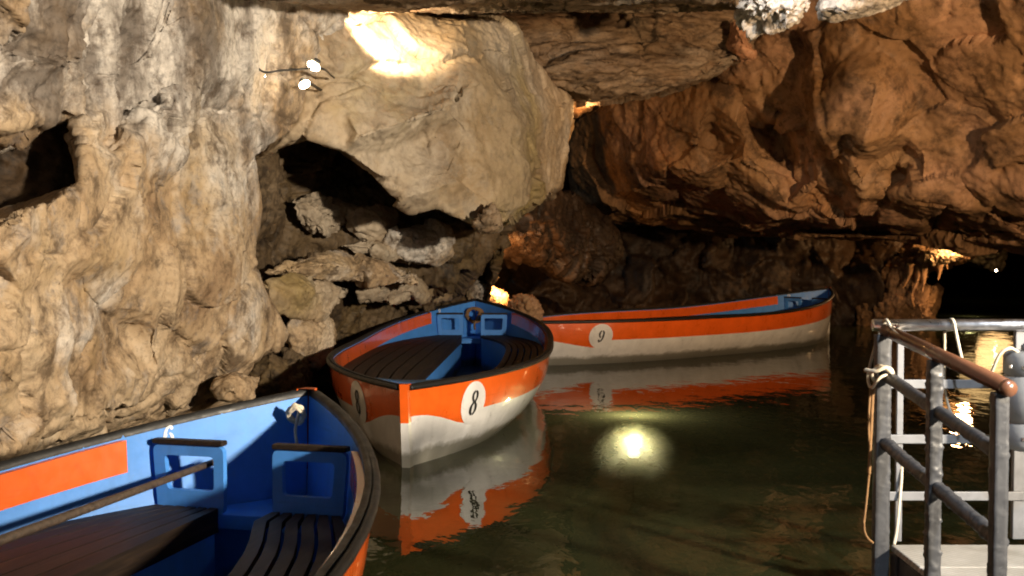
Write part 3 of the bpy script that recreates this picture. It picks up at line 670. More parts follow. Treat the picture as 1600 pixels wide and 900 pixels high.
boulder('rock_ledge', [(1438, 410, 20.8), (1455, 393, 20.8), (1490, 386, 20.8), (1518, 388, 20.8), (1524, 401, 20.8), (1490, 409, 20.8), (1460, 414, 20.8)], [(1480, 398, 20.6), (1505, 395, 20.6)], M['pale'], 'brightly lit orange ledge crowning the stalactites beyond the railing', thick=0.8, seed=79, big=0.03, mid=0.03, scale=2)
def spike(name, px0, py0, px1, py1, d, w, parent):
    t = P(px0, py0, d); e = P(px1, py1, d); V = []; F = []
    n, k = 10, 7
    for i in range(n):
        f = i / (n - 1)
        c = t.lerp(e, f) + Vector((math.sin(f * 5 + px0) * 0.02, 0, 0)); r = w * (1 - f) ** 0.8 + 0.006
        for j in range(k):
            an = 2 * math.pi * j / k
            rr = r * (1 + 0.25 * math.sin(j * 2.3 + i * 0.9 + px0))
            V.append((c.x + rr * math.cos(an), c.y + rr * math.sin(an), c.z))
    for i in range(n - 1):
        for j in range(k):
            F.append((i * k + j, i * k + (j + 1) % k, (i + 1) * k + (j + 1) % k, (i + 1) * k + j))
    F.append(tuple(range(k))); F.append(tuple(reversed(range((n - 1) * k, n * k))))
    V = np.array(V); org = np.array(parent.location)
    return mesh_obj(name, V - org, F, M['red'], parent=parent)
for q in [(1468, 402, 1465, 438, 20.85, .10), (1448, 405, 1440, 455, 20.9, .09), (1438, 415, 1425, 462, 20.95, .08), (1425, 412, 1412, 450, 21.0, .07), (1478, 400, 1480, 420, 20.85, .07)]:
    spike('stalactite', *q, st)

# ================================================================ BOATS
LB = 6.7
def half_beam(s):
    t = abs(1 - 2 * s / LB)
    return 0.03 + 0.975 * (1 - t ** (3.08 if s < LB / 2 else 3.5))
def sheer(s):
    t = 1 - 2 * s / LB
    return 0.60 + (-0.01 if t > 0 else 0.275) * abs(t) ** 2.2
def keel(s):
    t = abs(1 - 2 * s / LB)
    return -0.24 + 0.10 * t ** 6
def hull(s, z, inset=0.0, side=1):
    """point of the hull skin at station s and height z"""
    zs, zk = sheer(s), keel(s)
    v = min(1.0, max(0.0, (z - zk) / (zs - zk)))
    y = max(0.0, half_beam(s) * (1 - (1 - v) ** 2.3) ** 0.62)
    y = max(0.03 if inset == 0 else 0.0, y - inset)
    if v <= 0: y = 0.0 if inset else 0.03
    e0 = max(0, 1 - s / 0.9); e1 = max(0, 1 - (LB - s) / 0.9)
    x = s - 0.14 * (v - 0.3) * e0 + 0.05 * (v - 0.3) * e1
    return (x, side * y, z)
def stations(n, s0=0.0, s1=LB):
    return [s0 + (s1 - s0) * 0.5 * (1 - math.cos(math.pi * i / n)) for i in range(n + 1)]
def paint_frac(s, c=0.56):
    """how far down from the gunwale the orange reaches (fraction of freeboard)"""
    if s < c:
        t = s / c
        return 0.38 + 0.24 * (t * t * (3 - 2 * t)) - 0.03 * math.sin(t * math.pi)
    return 0.44 - 0.06 * max(0, (s - 3.5) / 3.1)

def tube_pts(pts, r, k=8, flat=1.0):
    """tube along points; returns V,F with end caps"""
    pts = [Vector(p) for p in pts]; V = []; F = []
    for i, p in enumerate(pts):
        d = (pts[min(i + 1, len(pts) - 1)] - pts[max(i - 1, 0)]).normalized()
        u = d.cross(Vector((0, 0, 1)))
        if u.length < 1e-3: u = d.cross(Vector((1, 0, 0)))
        u.normalize(); w = u.cross(d).normalized()
        rr = r[i] if isinstance(r, (list, tuple)) else r
        for j in range(k):
            an = 2 * math.pi * j / k
            V.append(p + u * (rr * math.cos(an)) + w * (rr * flat * math.sin(an)))
    for i in range(len(pts) - 1):
        for j in range(k):
            F.append((i * k + j, i * k + (j + 1) % k, (i + 1) * k + (j + 1) % k, (i + 1) * k + j))
    F.append(tuple(reversed(range(k)))); F.append(tuple(range((len(pts) - 1) * k, len(pts) * k)))
    return [tuple(v) for v in V], F

def smooth_path(pts, n=8):
    pts = [Vector(p) for p in pts]; out = []
    for i in range(len(pts) - 1):
        p0 = pts[max(i - 1, 0)]; p1 = pts[i]; p2 = pts[i + 1]; p3 = pts[min(i + 2, len(pts) - 1)]
        for k in range(n):
            t = k / n
            out.append(0.5 * ((2 * p1) + (p2 - p0) * t + (2 * p0 - 5 * p1 + 4 * p2 - p3) * t * t + (3 * p1 - p0 - 3 * p2 + p3) * t ** 3))
    out.append(pts[-1]); return out

def tube(name, pts, r, mat, parent=None, k=8, origin=None, flat=1.0):
    V, F = tube_pts(pts, r, k, flat)
    return mesh_obj(name, V, F, mat, parent=parent, origin=origin)

def loft(rows):
    """rows of points -> quads"""
    n = len(rows[0]); V = [p for r in rows for p in r]; F = []
    for i in range(len(rows) - 1):
        for j in range(n - 1):
            F.append((i * n + j, i * n + j + 1, (i + 1) * n + j + 1, (i + 1) * n + j))
    return V, F

def bevel_box(name, size, loc, mat, parent=None, rot=(0, 0, 0), bev=0.006, origin=None):
    bm = bmesh.new(); bmesh.ops.create_cube(bm, size=1.0)
    bmesh.ops.scale(bm, vec=size, verts=bm.verts)
    bmesh.ops.bevel(bm, geom=bm.edges[:], offset=min(bev, min(size) * 0.3), segments=2, affect='EDGES', profile=0.5)
    me = bpy.data.meshes.new(name); bm.to_mesh(me); bm.free(); me.materials.append(mat)
    o = bpy.data.objects.new(name, me); COL.objects.link(o); o.location = loc; o.rotation_euler = rot
    if parent: o.parent = parent
    return o

def prism(name, outline, fn, depth, mat, parent=None, holes=()):
    """flat outline (u, v) pushed through fn(u, v, w), w from 0 to depth; outline may have holes"""
    loops = [list(outline)] + [list(h) for h in holes]
    co = []; ed = []
    for lp in loops:
        b = len(co); co += [Vector(p) for p in lp]; ed += [(b + i, b + (i + 1) % len(lp)) for i in range(len(lp))]
    vo, eo, fo, _, _, _ = delaunay_2d_cdt(co, ed, [], 4 if holes else 1, 1e-6)
    nv = len(vo); V = [fn(p.x, p.y, 0.0) for p in vo] + [fn(p.x, p.y, depth) for p in vo]
    F = [tuple(f) for f in fo] + [tuple(reversed([i + nv for i in f])) for f in fo]
    cnt = {}
    for f in fo:
        for i in range(len(f)):
            e = (f[i], f[(i + 1) % len(f)]); cnt[e] = 1
    for (p, q) in cnt:
        if (q, p) not in cnt: F.append((q, p, p + nv, q + nv))
    o = mesh_obj(name, V, F, mat, parent=parent, smooth_faces=False)
    return o

# ---- stencil numerals as outlines in a unit box (0..0.62 wide, 0..1 high)
def arc(cx, cy, rx, ry, a0, a1, n=18):
    return [(cx + rx * math.cos(math.radians(a0 + (a1 - a0) * i / n)), cy + ry * math.sin(math.radians(a0 + (a1 - a0) * i / n))) for i in range(n + 1)]
def crescent(cx, cy, rx, ry, irx, iry, a0, a1, n=18):
    return arc(cx, cy, rx, ry, a0, a1, n) + arc(cx, cy, irx, iry, a1, a0, n)
DIGIT = {
    '8': [crescent(.31, .27, .31, .27, .11, .19, 97, 263), crescent(.31, .27, .31, .27, .11, .19, -83, 83),
          crescent(.31, .77, .27, .24, .10, .16, 97, 263), crescent(.31, .77, .27, .24, .10, .16, -83, 83),
          [(.16, .49), (.46, .49), (.46, .57), (.16, .57)]],
    '9': [crescent(.31, .68, .30, .32, .12, .25, 100, 265), crescent(.31, .68, .30, .32, .12, .25, -60, 80),
          [(.61, .62), (.44, .50), (.36, .20), (.22, .08), (.10, .10), (.08, .02), (.24, -.02), (.44, .08), (.58, .34)],
          arc(.14, .15, .09, .08, 0, 350, 12)],
    '6': [crescent(.31, .32, .30, .32, .12, .25, -85, 80), crescent(.31, .32, .30, .32, .12, .25, 120, 265),
          [(.01, .38), (.18, .50), (.26, .80), (.40, .92), (.52, .90), (.54, .98), (.38, 1.02), (.18, .92), (.04, .66)],
          arc(.48, .85, .09, .08, 0, 350, 12)],
}

def build_boat(number, loc, rz, label, sc=0.56):
    B = empty('rowing_boat', loc, rz)
    tag(B, label, 'boat', 'numbered cave rowing boats')
    st = stations(56)
    # split the station where the paint line jumps
    j = min(range(len(st)), key=lambda i: abs(st[i] - sc)); st[j] = sc - 1e-4; st.insert(j + 1, sc + 1e-4)
    for side, nm in ((-1, 'hull_side'), (1, 'hull_side')):
        V = []; F = []; fm = []; no, nw = 5, 11; n = no + nw
        for s in st:
            zs, zk = sheer(s), keel(s); zb = zs - paint_frac(s, sc) * zs
            zz = [zs + (zb - zs) * i / no for i in range(no)] + [zb + (zk - zb) * i / (nw - 1) for i in range(nw)]
            V += [hull(s, z, 0, side) for z in zz]
        for i in range(len(st) - 1):
            for k in range(n - 1):
                q = (i * n + k, i * n + k + 1, (i + 1) * n + k + 1, (i + 1) * n + k)
                F.append(q if side < 0 else tuple(reversed(q))); fm.append(0 if k < no else 1)
        h = mesh_obj(nm, V, F, [M['orange'], M['white']], parent=B, fmat=fm)
        # round number plate painted on the side, and its numeral
        cz = sheer(sc) * 0.65; R_ = 0.165
        def onhull(u, v, w, side=side):
            s = sc + u * (0.80 if sc < 0.7 else 0.9)
            x, y, z = hull(s, cz + v, 0, side); x2, y2, z2 = hull(s + 0.01, cz + v, 0, side)
            tx, ty = x2 - x, y2 - y; l = math.hypot(tx, ty)
            nx, ny = (ty / l, -tx / l) if side < 0 else (-ty / l, tx / l)
            return (x + nx * w, y + ny * w, z)
        rows = []
        for i in range(7):
            rr = R_ * i / 6 + 1e-4
            rows.append([onhull(rr * math.cos(a_), rr * math.sin(a_), 0.004) for a_ in [2 * math.pi * k / 40 for k in range(41)]])
        V, F = loft(rows)
        if side > 0: pass
        pl = mesh_obj('number_disc', V, F, M['white'], parent=B)
        hh = 0.19 if sc < 0.7 else 0.16
        for g in DIGIT[number]:
            vo, _, fo, _, _, _ = delaunay_2d_cdt([Vector(p) for p in g], [(i, (i + 1) % len(g)) for i in range(len(g))], [], 1, 1e-6)
            mir = 1 if side < 0 else -1
            V = [onhull(mir * (p.x - 0.31 + 0.14 * (p.y - 0.5)) * hh * 0.85, (p.y - 0.5) * hh, 0.008) for p in vo]
            mesh_obj('numeral_stroke', V, [tuple(f) for f in fo], M['ink'], parent=pl)
        # inside skin
        V = []; F = []; n = 9
        for s in st:
            zs = sheer(s); V += [hull(s, zs - 0.005 + (0.0 - zs) * i / (n - 1), 0.026, side) for i in range(n)]
        for i in range(len(st) - 1):
            for k in range(n - 1):
                q = (i * n + k, (i + 1) * n + k, (i + 1) * n + k + 1, i * n + k + 1)
                F.append(q if side < 0 else tuple(reversed(q)))
        mesh_obj('inner_skin', V, F, M['blue'], parent=B)
        # rubber rubbing strake and blue capping along the gunwale
        gp = [Vector(hull(s, sheer(s), -0.012, side)) + Vector((0, 0, -0.012)) for s in stations(44)]
        tube('rubbing_strake', gp, 0.020, M['rubber'], B, 8)
        rows = []
        for s in stations(44):
            a_ = hull(s, sheer(s), 0.0, side); b_ = hull(s, sheer(s), 0.027, side)
            rows.append([(a_[0], a_[1], a_[2] + 0.012), (b_[0], b_[1], b_[2] + 0.012), (b_[0], b_[1], b_[2] - 0.02)])
        V, F = loft(rows); mesh_obj('gunwale_cap', V, F, M['rubber'], parent=B)
        # orange back panel on the inside
        rows = []
        for s in stations(36, 0.45, LB - 0.68):
            zs = sheer(s)
            t0 = hull(s, zs - 0.025, 0.028, side); t1 = hull(s, zs - 0.025, 0.058, side); b1 = hull(s, zs - 0.16, 0.058, side); b0 = hull(s, zs - 0.16, 0.028, side)
            rows.append([t0, t1, b1, b0])
        V, F = loft(rows); k = len(V); F += [(0, 1, 2, 3), (k - 1, k - 2, k - 3, k - 4)]
        mesh_obj('back_panel', V, F, M['orange'], parent=B, smooth_faces=False)
        # bench: five planks that follow the side, on a blue front board
        zb, npl = 0.455, 6
        def inner_edge(yo): return min(0.12, yo * .5) if side > 0 else max(min(0.11, yo * .5), yo - 0.42)
        for p in range(npl):
            rows = []; dp = 0.10 if p == 0 and side > 0 else 0.028
            for s in stations(28, 0.62, LB - 0.59):
                yo = abs(hull(s, zb, 0.055, side)[1]); yi = inner_edge(yo); w = (yo - yi) / npl
                y0, y1 = yi + w * p + 0.008, yi + w * (p + 1) - 0.008
                x = s
                rows.append([(x, side * y0, zb - dp), (x, side * y0, zb), (x, side * y1, zb + 0.002), (x, side * y1, zb - dp), (x, side * y0, zb - dp)])
            V, F = loft(rows); k = len(V); F += [(0, 1, 2, 3), (k - 5, k - 4, k - 3, k - 2)]
            mesh_obj('bench_plank', V, F, M['wood'], parent=B, smooth_faces=False)
        rows = []
        for s in stations(24, 0.66, LB - 0.61):
            yo = abs(hull(s, zb, 0.055, side)[1]); yi = inner_edge(yo) + 0.015
            rows.append([(s, side * yi, zb - 0.03), (s, side * yi, 0.02), (s, side * (yi + 0.02), 0.02), (s, side * (yi + 0.02), zb - 0.03)])
        V, F = loft(rows); mesh_obj('bench_front', V, F, M['blue'], parent=B, smooth_faces=False)
        # upright end frame (back rest of the bow seat) with a cut-out, brown cap on top
        sx = LB - 0.57
        yo_t = abs(hull(sx, sheer(sx) - 0.05, 0.05, side)[1]); yo_b = abs(hull(sx, 0.46, 0.05, side)[1]); yi = 0.113
        zt, z0 = sheer(sx) - 0.07, 0.42
        def rr(pts, r):      # rounded polygon
            out = []
            for i, p in enumerate(pts):
                p = Vector(p); a_ = (Vector(pts[i - 1]) - p).normalized(); b_ = (Vector(pts[(i + 1) % len(pts)]) - p).normalized()
                for t in (0, .25, .5, .75, 1):
                    q = p + a_ * r * (1 - t) ** 2 + b_ * r * t ** 2
                    out.append((q.x, q.y))
            return out
        outer = rr([(yi, z0), (yo_b, z0), (yo_t, zt), (yi, zt)], 0.035)
        hole = rr([(yi + 0.045, z0 + 0.10), (yo_b - 0.045, z0 + 0.10), (yo_t - 0.055, zt - 0.045), (yi + 0.045, zt - 0.045)], 0.022)
        n_ = len(outer); V = []; F = []
        for w_ in (0.0, 0.03):
            V += [(sx + w_, side * u, v) for u, v in outer] + [(sx + w_, side * u, v) for u, v in hole]
        for k in range(n_):
            k2 = (k + 1) % n_; m_ = 2 * n_
            F += [(k, k2, n_ + k2, n_ + k), (m_ + k, m_ + n_ + k, m_ + n_ + k2, m_ + k2), (k, m_ + k, m_ + k2, k2), (n_ + k, n_ + k2, m_ + n_ + k2, m_ + n_ + k)]
        fr = mesh_obj('end_frame', V, F, M['blue'], parent=B, smooth_faces=False)
        bevel_box('frame_cap', (0.05, yo_t - yi, 0.022), (sx + 0.015, side * 0.5 * (yo_t + yi), zt + 0.012), M['wood'], fr)
        # inside numeral near the frame (white)
        if side > 0:
            s0, z00, hh = LB - 0.50, sheer(LB - 0.50) - 0.056, 0.082
            for g in DIGIT[number]:
                vo, _, fo, _, _, _ = delaunay_2d_cdt([Vector(p) for p in g], [(i, (i + 1) % len(g)) for i in range(len(g))], [], 1, 1e-6)
                V = [hull(s0 + (p.x - 0.31) * hh * 0.8, z00 + (p.y - 0.5) * hh, 0.030, side) for p in vo]
                mesh_obj('numeral_stroke', V, [tuple(f) for f in fo], M['white'], parent=B)
    # floor boards
    for p in range(-3, 4):
        rows = []
        for s in stations(16, 0.5, LB - 0.4):
            lim = abs(hull(s, 0.03, 0.05, 1)[1]); y0 = max(-lim, min(lim, p * 0.13 - 0.058)); y1 = max(-lim, min(lim, p * 0.13 + 0.058))
            rows.append([(s, y0, 0.045), (s, y1, 0.045), (s, y1, 0.02), (s, y0, 0.02)])
        V, F = loft(rows); mesh_obj('floor_board', V, F, M['navy'], parent=B, smooth_faces=False)
    V, F = loft([[(s, -abs(hull(s, 0.015, 0.04, 1)[1]), 0.015), (s, abs(hull(s, 0.015, 0.04, 1)[1]), 0.015)] for s in stations(20, 0.05, LB - 0.05)])
    mesh_obj('bilge', V, F, M['navy'], parent=B)
    # stem posts
    for s, d in ((0.0, -1), (LB, 1)):
        rows = []
        for i in range(9):
            z = keel(s) + (sheer(s) + 0.015 - keel(s)) * i / 8
            x = hull(s, min(z, sheer(s)), 0, 1)[0]
            rows.append([(x - d * 0.03, -0.045, z), (x + d * 0.035, -0.028, z), (x + d * 0.035, 0.028, z), (x - d * 0.03, 0.045, z)])
        V, F = loft(rows); k = len(V); F += [(k - 4, k - 3, k - 2, k - 1)]
        zc = sheer(s) - paint_frac(s) * sheer(s)
        fm = [0 if (V[f[0]][2] + V[f[2]][2]) * 0.5 > zc else 1 for f in F]
        mesh_obj('stem_post', V, F, [M['orange'], M['white']], parent=B, smooth_faces=False, fmat=fm)
    # breast hook (concave little deck) at the numbered end, seat at the high end
    rows = []
    for i in range(15):
        t = -1 + 2 * i / 14; s_e = 0.62 - 0.22 * (1 - t * t)
        be = half_beam(0.62) - 0.05
        pe = (s_e, t * min(be, half_beam(max(s_e, .05)) - 0.04), sheer(s_e) - 0.02)
        rows.append([(0.03, t * 0.02, sheer(0) - 0.02), tuple(0.5 * (Vector((0.03, t * 0.02, sheer(0) - 0.02)) + Vector(pe))), pe, (pe[0], pe[1], pe[2] - 0.04)])
    V, F = loft(rows); mesh_obj('breast_hook', V, F, M['blue'], parent=B)
    V, F = loft([[(s, -abs(hull(s, 0.40, 0.05, 1)[1]), 0.40), (s, abs(hull(s, 0.40, 0.05, 1)[1]), 0.40)] for s in stations(10, LB - 0.48, LB - 0.05)])
    V += [(V[0][0], V[0][1], 0.34), (V[1][0], V[1][1], 0.34)]; k = len(V); F.append((1, 0, k - 2, k - 1))
    mesh_obj('bow_seat', V, F, M['blue'], parent=B)
    return B

l8, r8 = (-0.749, 7.73, 0.0), 1.531
b8 = build_boat('8', l8, r8, 'middle rowing boat, orange and white with a black 8 on its side')
l9, r9 = (0.04, 14.43, 0.0), 0.661
b9 = build_boat('9', l9, r9, 'farthest rowing boat, seen broadside, orange and white with a black 9', 0.95)
l6, r6 = (-2.60, -1.37, 0.0), 1.325
b6 = build_boat('6', l6, r6, 'nearest rowing boat, cut off by the frame, blue inside with a white 6')

# ---- things lying in the boats
def in_boat(loc, rz, p):
    c, s = math.cos(rz), math.sin(rz)
    return Vector((loc[0] + c * p[0] - s * p[1], loc[1] + s * p[0] + c * p[1], loc[2] + p[2]))
def oar(loc, rz, p0, p1, label):
    a_ = in_boat(loc, rz, p0); b_ = in_boat(loc, rz, p1)
    o = empty('oar', a_); tag(o, label, 'oar')
    d = b_ - a_
    tube('shaft', [d * t for t in (0, .3, .6, .8, 1)], [0.02, 0.02, 0.018, 0.016, 0.014], M['oar'], o, 10)
    u = d.normalized(); w = u.cross(Vector((0, 0, 1))).normalized()
    rows = []
    for t, wd in ((0.02, .03), (-.1, .06), (-.3, .075), (-.5, .08), (-.55, .07)):
        c = u * t
        rows.append([tuple(c - w * wd), tuple(c + Vector((0, 0, .012))), tuple(c + w * wd), tuple(c - Vector((0, 0, .012))), tuple(c - w * wd)])
    V, F = loft(rows); mesh_obj('blade', V, F, M['oar'], parent=o)
    return o
oar(l6, r6, (2.9, 0.62, 0.48), (LB - 0.45, 0.20, 0.63), 'brown wooden oar lying along the bench of boat 6, tip through the end frame')

def rope_bundle(center, mat, label, seed, w=0.05, h=0.11, r=0.009, turns=7):
    rnd = random.Random(seed); pts = []
    for i in range(turns * 8):
        an = i / 8 * 2 * math.pi
        pts.append(Vector((w * math.cos(an) * (0.8 + 0.4 * rnd.random()), 0.03 * math.sin(an) * (0.8 + .4 * rnd.random()) + rnd.uniform(-.008, .008), -h * 0.5 * math.sin(an) + rnd.uniform(-.015, .015) - h * .5)))
    pts += [Vector((0.0, -0.02, -h - 0.03)), Vector((0.01, -0.03, -h - 0.1))]
    o = tube('rope_bundle', smooth_path(pts, 3), r, mat, k=6, origin=None)
    o.location = center; return tag(o, label, 'rope')
rope_bundle(in_boat(l6, r6, (LB - 0.10, 0.0, sheer(LB) - 0.05)), M['rope'], 'knotted pale mooring rope hanging inside the far bow of boat 6', 3, 0.035, 0.075, 0.008)
rope_bundle(in_boat(l8, r8, (LB - 0.16, 0.0, sheer(LB) - 0.10)), M['rope_old'], 'dark bundle of rope hanging inside the far bow of boat 8', 4, 0.10, 0.18, 0.014)

# ================================================================ JETTY WITH RAILING
XD = 1.64
jt = empty('jetty', (XD + 1.2, 3.9, 0.0)); tag(jt, 'pale ribbed jetty deck on a dark frame at the water, lower right corner', 'jetty')
for i in range(7):
    bevel_box('deck_panel', (2.6, 0.345, 0.03), (0.15, 0.78 - 0.35 * i, 0.215), M['deck'], jt, bev=0.005)
for yy in (0.93, -1.5): bevel_box('beam', (2.6, 0.08, 0.17), (0.15, yy, 0.105), M['fixture'], jt)
for xx in (-1.10, 1.3): bevel_box('beam', (0.08, 2.34, 0.17), (xx, -0.29, 0.105), M['fixture'], jt)
for xx, yy in ((-1.0, 0.8), (1.3, 0.8), (-1.0, -1.4), (1.3, -1.4)):
    tube('pile', [(xx, yy, -1.0), (xx, yy, 0.02)], 0.07, M['fixture'], jt, 10)

def lumpy(name, p0, p1, r, mat, parent, seed=0, square=False, amp=0.002):
    """bar under a thick lumpy coat of paint; square bars get flat sides"""
    p0, p1 = Vector(p0), Vector(p1); n = max(14, int((p1 - p0).length / 0.007))
    d = (p1 - p0).normalized(); u = d.cross(Vector((0, 0, 1)))
    u = Vector((1, 0, 0)) if u.length < 0.1 else u.normalized()
    w = u.cross(d).normalized(); V = []
    if square:
        rx, ry = r; sec = []
        for sx_, sy_ in ((1, 1), (-1, 1), (-1, -1), (1, -1)):
            c = 0.12
            a_ = (sx_ * rx * (1 - c * ry / rx), sy_ * ry); b_ = (sx_ * rx, sy_ * ry * (1 - c))
            sec += [a_, b_] if sx_ * sy_ < 0 else [b_, a_]
        full = []
        for k in range(8):
            a_, b_ = sec[k], sec[(k + 1) % 8]; m = 4 if k % 2 else 1
            full += [(a_[0] + (b_[0] - a_[0]) * t / m, a_[1] + (b_[1] - a_[1]) * t / m) for t in range(m)]
        sec = full
    else:
        sec = [(r * math.cos(2 * math.pi * k / 16), r * math.sin(2 * math.pi * k / 16)) for k in range(16)]
    k = len(sec)
    for i in range(n + 1):
        c = p0.lerp(p1, i / n); V += [c + u * a_ + w * b_ for a_, b_ in sec]
    V = np.array([tuple(v) for v in V]); F = []
    for i in range(n):
        for j in range(k): F.append((i * k + j, i * k + (j + 1) % k, (i + 1) * k + (j + 1) % k, (i + 1) * k + j))
    F.append(tuple(reversed(range(k)))); F.append(tuple(range(n * k, (n + 1) * k)))
    ax = np.repeat(np.array([tuple(p0.lerp(p1, i / n)) for i in range(n + 1)]), k, 0)
    nn = V - ax; nn /= np.linalg.norm(nn, axis=1, keepdims=True)
    lump = 0.4 * fbm(V * 22 + seed, 2, seed) + np.clip(fbm(V * 55 + seed, 2, seed + 3) - 0.15, 0, 1) * 1.6
    V = V + nn * (amp * lump)[:, None]
    return mesh_obj(name, V, F, mat, parent=parent)

rl = empty('pipe_railing', (XD, 4.85, 0.0)); tag(rl, 'dark grey lumpy painted side railing with brown top pipe, running towards the camera', 'railing')
def L(p): return (p[0] - XD, p[1] - 4.85, p[2])
ya, yb, yc = 4.85, 4.25, 3.68
tp0, tp1 = P(1384, 516, ya), P(1562, 604, yc); tp1.x = tp0.x
def zat(za, zc, yy): return za + (zc - za) * (ya - yy) / (ya - yc)
zt0, zt1 = tp0.z, tp1.z
zm0, zm1 = P(1384, 585, ya).z, P(1555, 712, yc).z
zl0, zl1 = P(1384, 690, ya).z, P(1555, 848, yc).z
X0 = tp0.x
tube('top_pipe', [L((X0, ya, zt0)), L((X0, yc - 0.03, zt1))], 0.028, M['copper'], rl, 16)
tube('pipe_end_cap', [L((X0, yc - 0.028, zt1 - .001)), L((X0, yc - 0.045, zt1 - .002))], [0.030, 0.027], M['copper'], rl, 16)
lumpy('middle_pipe', L((X0, ya + .02, zm0)), L((X0, yc, zm1)), 0.026, M['iron'], rl, 1)
lumpy('lower_pipe', L((X0, ya + .02, zl0)), L((X0, yc, zl1)), 0.027, M['iron'], rl, 2, amp=0.004)
for k, (yy, hw) in enumerate(((ya, 0.032), (yb, 0.025), (yc, 0.024))):
    lumpy('post', L((X0 - .012, yy, -0.05)), L((X0 - .012, yy, zat(zt0, zt1, yy) - 0.02)), (hw, 0.024), M['iron'], rl, 5 + k, True, 0.0022 if k != 1 else 0.006)

er = empty('end_railing', (XD, 4.93, 0.0)); tag(er, 'grey flat bar end railing with bright steel top pipe across the jetty end', 'railing')
def L2(p): return (p[0] - XD, p[1] - 4.93, p[2])
yE = 4.93
ztop = P(1400, 508, yE).z
tube('top_pipe', [L2((P(1364, 508, yE).x, yE, ztop)), L2((3.4, yE, ztop))], 0.027, M['steel'], er, 16)
for py in (600, 686, 775):
    z = P(1450, py, yE).z
    bevel_box('bar', (1.8, 0.012, 0.040), L2((X0 + 0.95, yE, z)), M['bar'], er, bev=0.003)
bevel_box('post', (0.03, 0.022, ztop - 0.22), L2((P(1408, 600, yE).x, yE + 0.018, 0.5 * (ztop + 0.22))), M['bar'], er, bev=0.004)
bevel_box('post', (0.055, 0.03, ztop - 0.24), L2((P(1597, 600, yE).x, yE + 0.022, 0.5 * (ztop + 0.22))), M['bar'], er, bev=0.004)

# grey banded canister hanging at the railing
cx = P(1612, 600, 4.72)
cn = empty('grey_canister', (cx.x, cx.y, P(1600, 702, 4.72).z)); tag(cn, 'grey banded plastic canister hanging on the end railing at the right edge', 'canister')
hC = P(1600, 548, 4.72).z - P(1600, 702, 4.72).z
def lathe(name, prof, mat, parent, k=32):
    V = []; F = []
    for r, z in prof:
        for j in range(k):
            an = 2 * math.pi * j / k; V.append((r * math.cos(an), r * math.sin(an), z))
    for i in range(len(prof) - 1):
        for j in range(k): F.append((i * k + j, i * k + (j + 1) % k, (i + 1) * k + (j + 1) % k, (i + 1) * k + j))
    F.append(tuple(reversed(range(k)))); F.append(tuple(range((len(prof) - 1) * k, len(prof) * k)))
    return mesh_obj(name, V, F, mat, parent=parent)
RC = 0.115
lathe('body', [(RC * .8, 0), (RC * .93, .015), (RC, .03), (RC, hC * .27), (RC * .95, hC * .275), (RC * .95, hC * .295), (RC, hC * .30), (RC, hC * .74), (RC * .95, hC * .745), (RC * .95, hC * .765), (RC, hC * .77), (RC, hC * .95), (RC * .9, hC * .985), (RC * .5, hC)], M['drum'], cn)
lathe('neck', [(.045, hC * .995), (.045, hC + .02), (.03, hC + .035)], M['drum'], cn)
for an, zz in ((-100, .85), (-130, .85), (-95, .14), (-128, .14), (-160, .85)):
    v = bevel_box('stud', (.016, .012, .016), (RC * math.cos(math.radians(an)), RC * math.sin(math.radians(an)), hC * zz), M['steel'], cn, rot=(0, 0, math.radians(an + 90)), bev=.004)

def rope(pts, r, mat, label, k=8):
    p0 = Vector(pts[0])
    o = tube('rope', [q for q in smooth_path([Vector(p) - p0 for p in pts], 7)], r, mat, k=k)
    o.location = p0; return tag(o, label, 'rope')
rr_ = 0.007
rope([P(1392, 512, 4.79), P(1384, 500, 4.88), P(1374, 520, 4.94), P(1362, 560, 4.90), P(1356, 590, 4.86), P(1362, 606, 4.80), P(1375, 590, 4.76), P(1392, 584, 4.79)], rr_, M['rope'], 'pale rope looped from the railing corner down to the knot')
rope([P(1352, 578, 4.82), P(1368, 580, 4.77), P(1384, 574, 4.76), P(1394, 580, 4.80), P(1392, 590, 4.86), P(1378, 592, 4.92), P(1366, 584, 4.88), P(1372, 572, 4.80), P(1388, 578, 4.76), P(1395, 590, 4.79), P(1382, 600, 4.88), P(1368, 596, 4.86), P(1362, 582, 4.80), P(1376, 574, 4.78)], 0.009, M['rope'], 'pale rope knotted round the upper railing pipe at the corner post')
rope([P(1360, 606, 4.80), P(1357, 660, 4.80), P(1359, 720, 4.80), P(1354, 780, 4.80), P(1350, 820, 4.80), P(1354, 838, 4.80), P(1364, 848, 4.82)], 0.0055, M['rope_old'], 'thin brown rope dangling outside the corner post towards the water')
rope([P(1364, 606, 4.80), P(1362, 650, 4.81), P(1360, 690, 4.80), P(1358, 740, 4.80), P(1360, 690, 4.79)], 0.008, M['rope_old'], 'short thick brown rope end hanging below the knot')
rope([P(1396, 512, 4.83), P(1406, 530, 4.97), P(1406, 600, 4.98), P(1405, 680, 4.97), P(1409, 730, 4.94), P(1405, 790, 4.90), P(1401, 830, 4.87), P(1397, 851, 4.84)], rr_, M['rope'], 'pale rope hanging from the railing corner straight down to the deck')
rope([P(1482, 506, 4.99), P(1484, 500, 4.93), P(1490, 502, 4.89), P(1496, 530, 4.87), P(1505, 566, 4.84), P(1520, 590, 4.80), P(1540, 598, 4.76), P(1550, 580, 4.72), P(1562, 554, 4.68), P(1578, 544, 4.67), P(1592, 551, 4.70)], rr_, M['rope'], 'pale rope slung from the steel rail across to the grey canister')
rope([P(1476, 514, 4.97), P(1476, 560, 4.98), P(1476, 600, 4.99), P(1481, 630, 4.98), P(1492, 660, 4.94), P(1505, 676, 4.88)], 0.006, M['rope'], 'thin pale rope hanging behind the middle of the end railing')

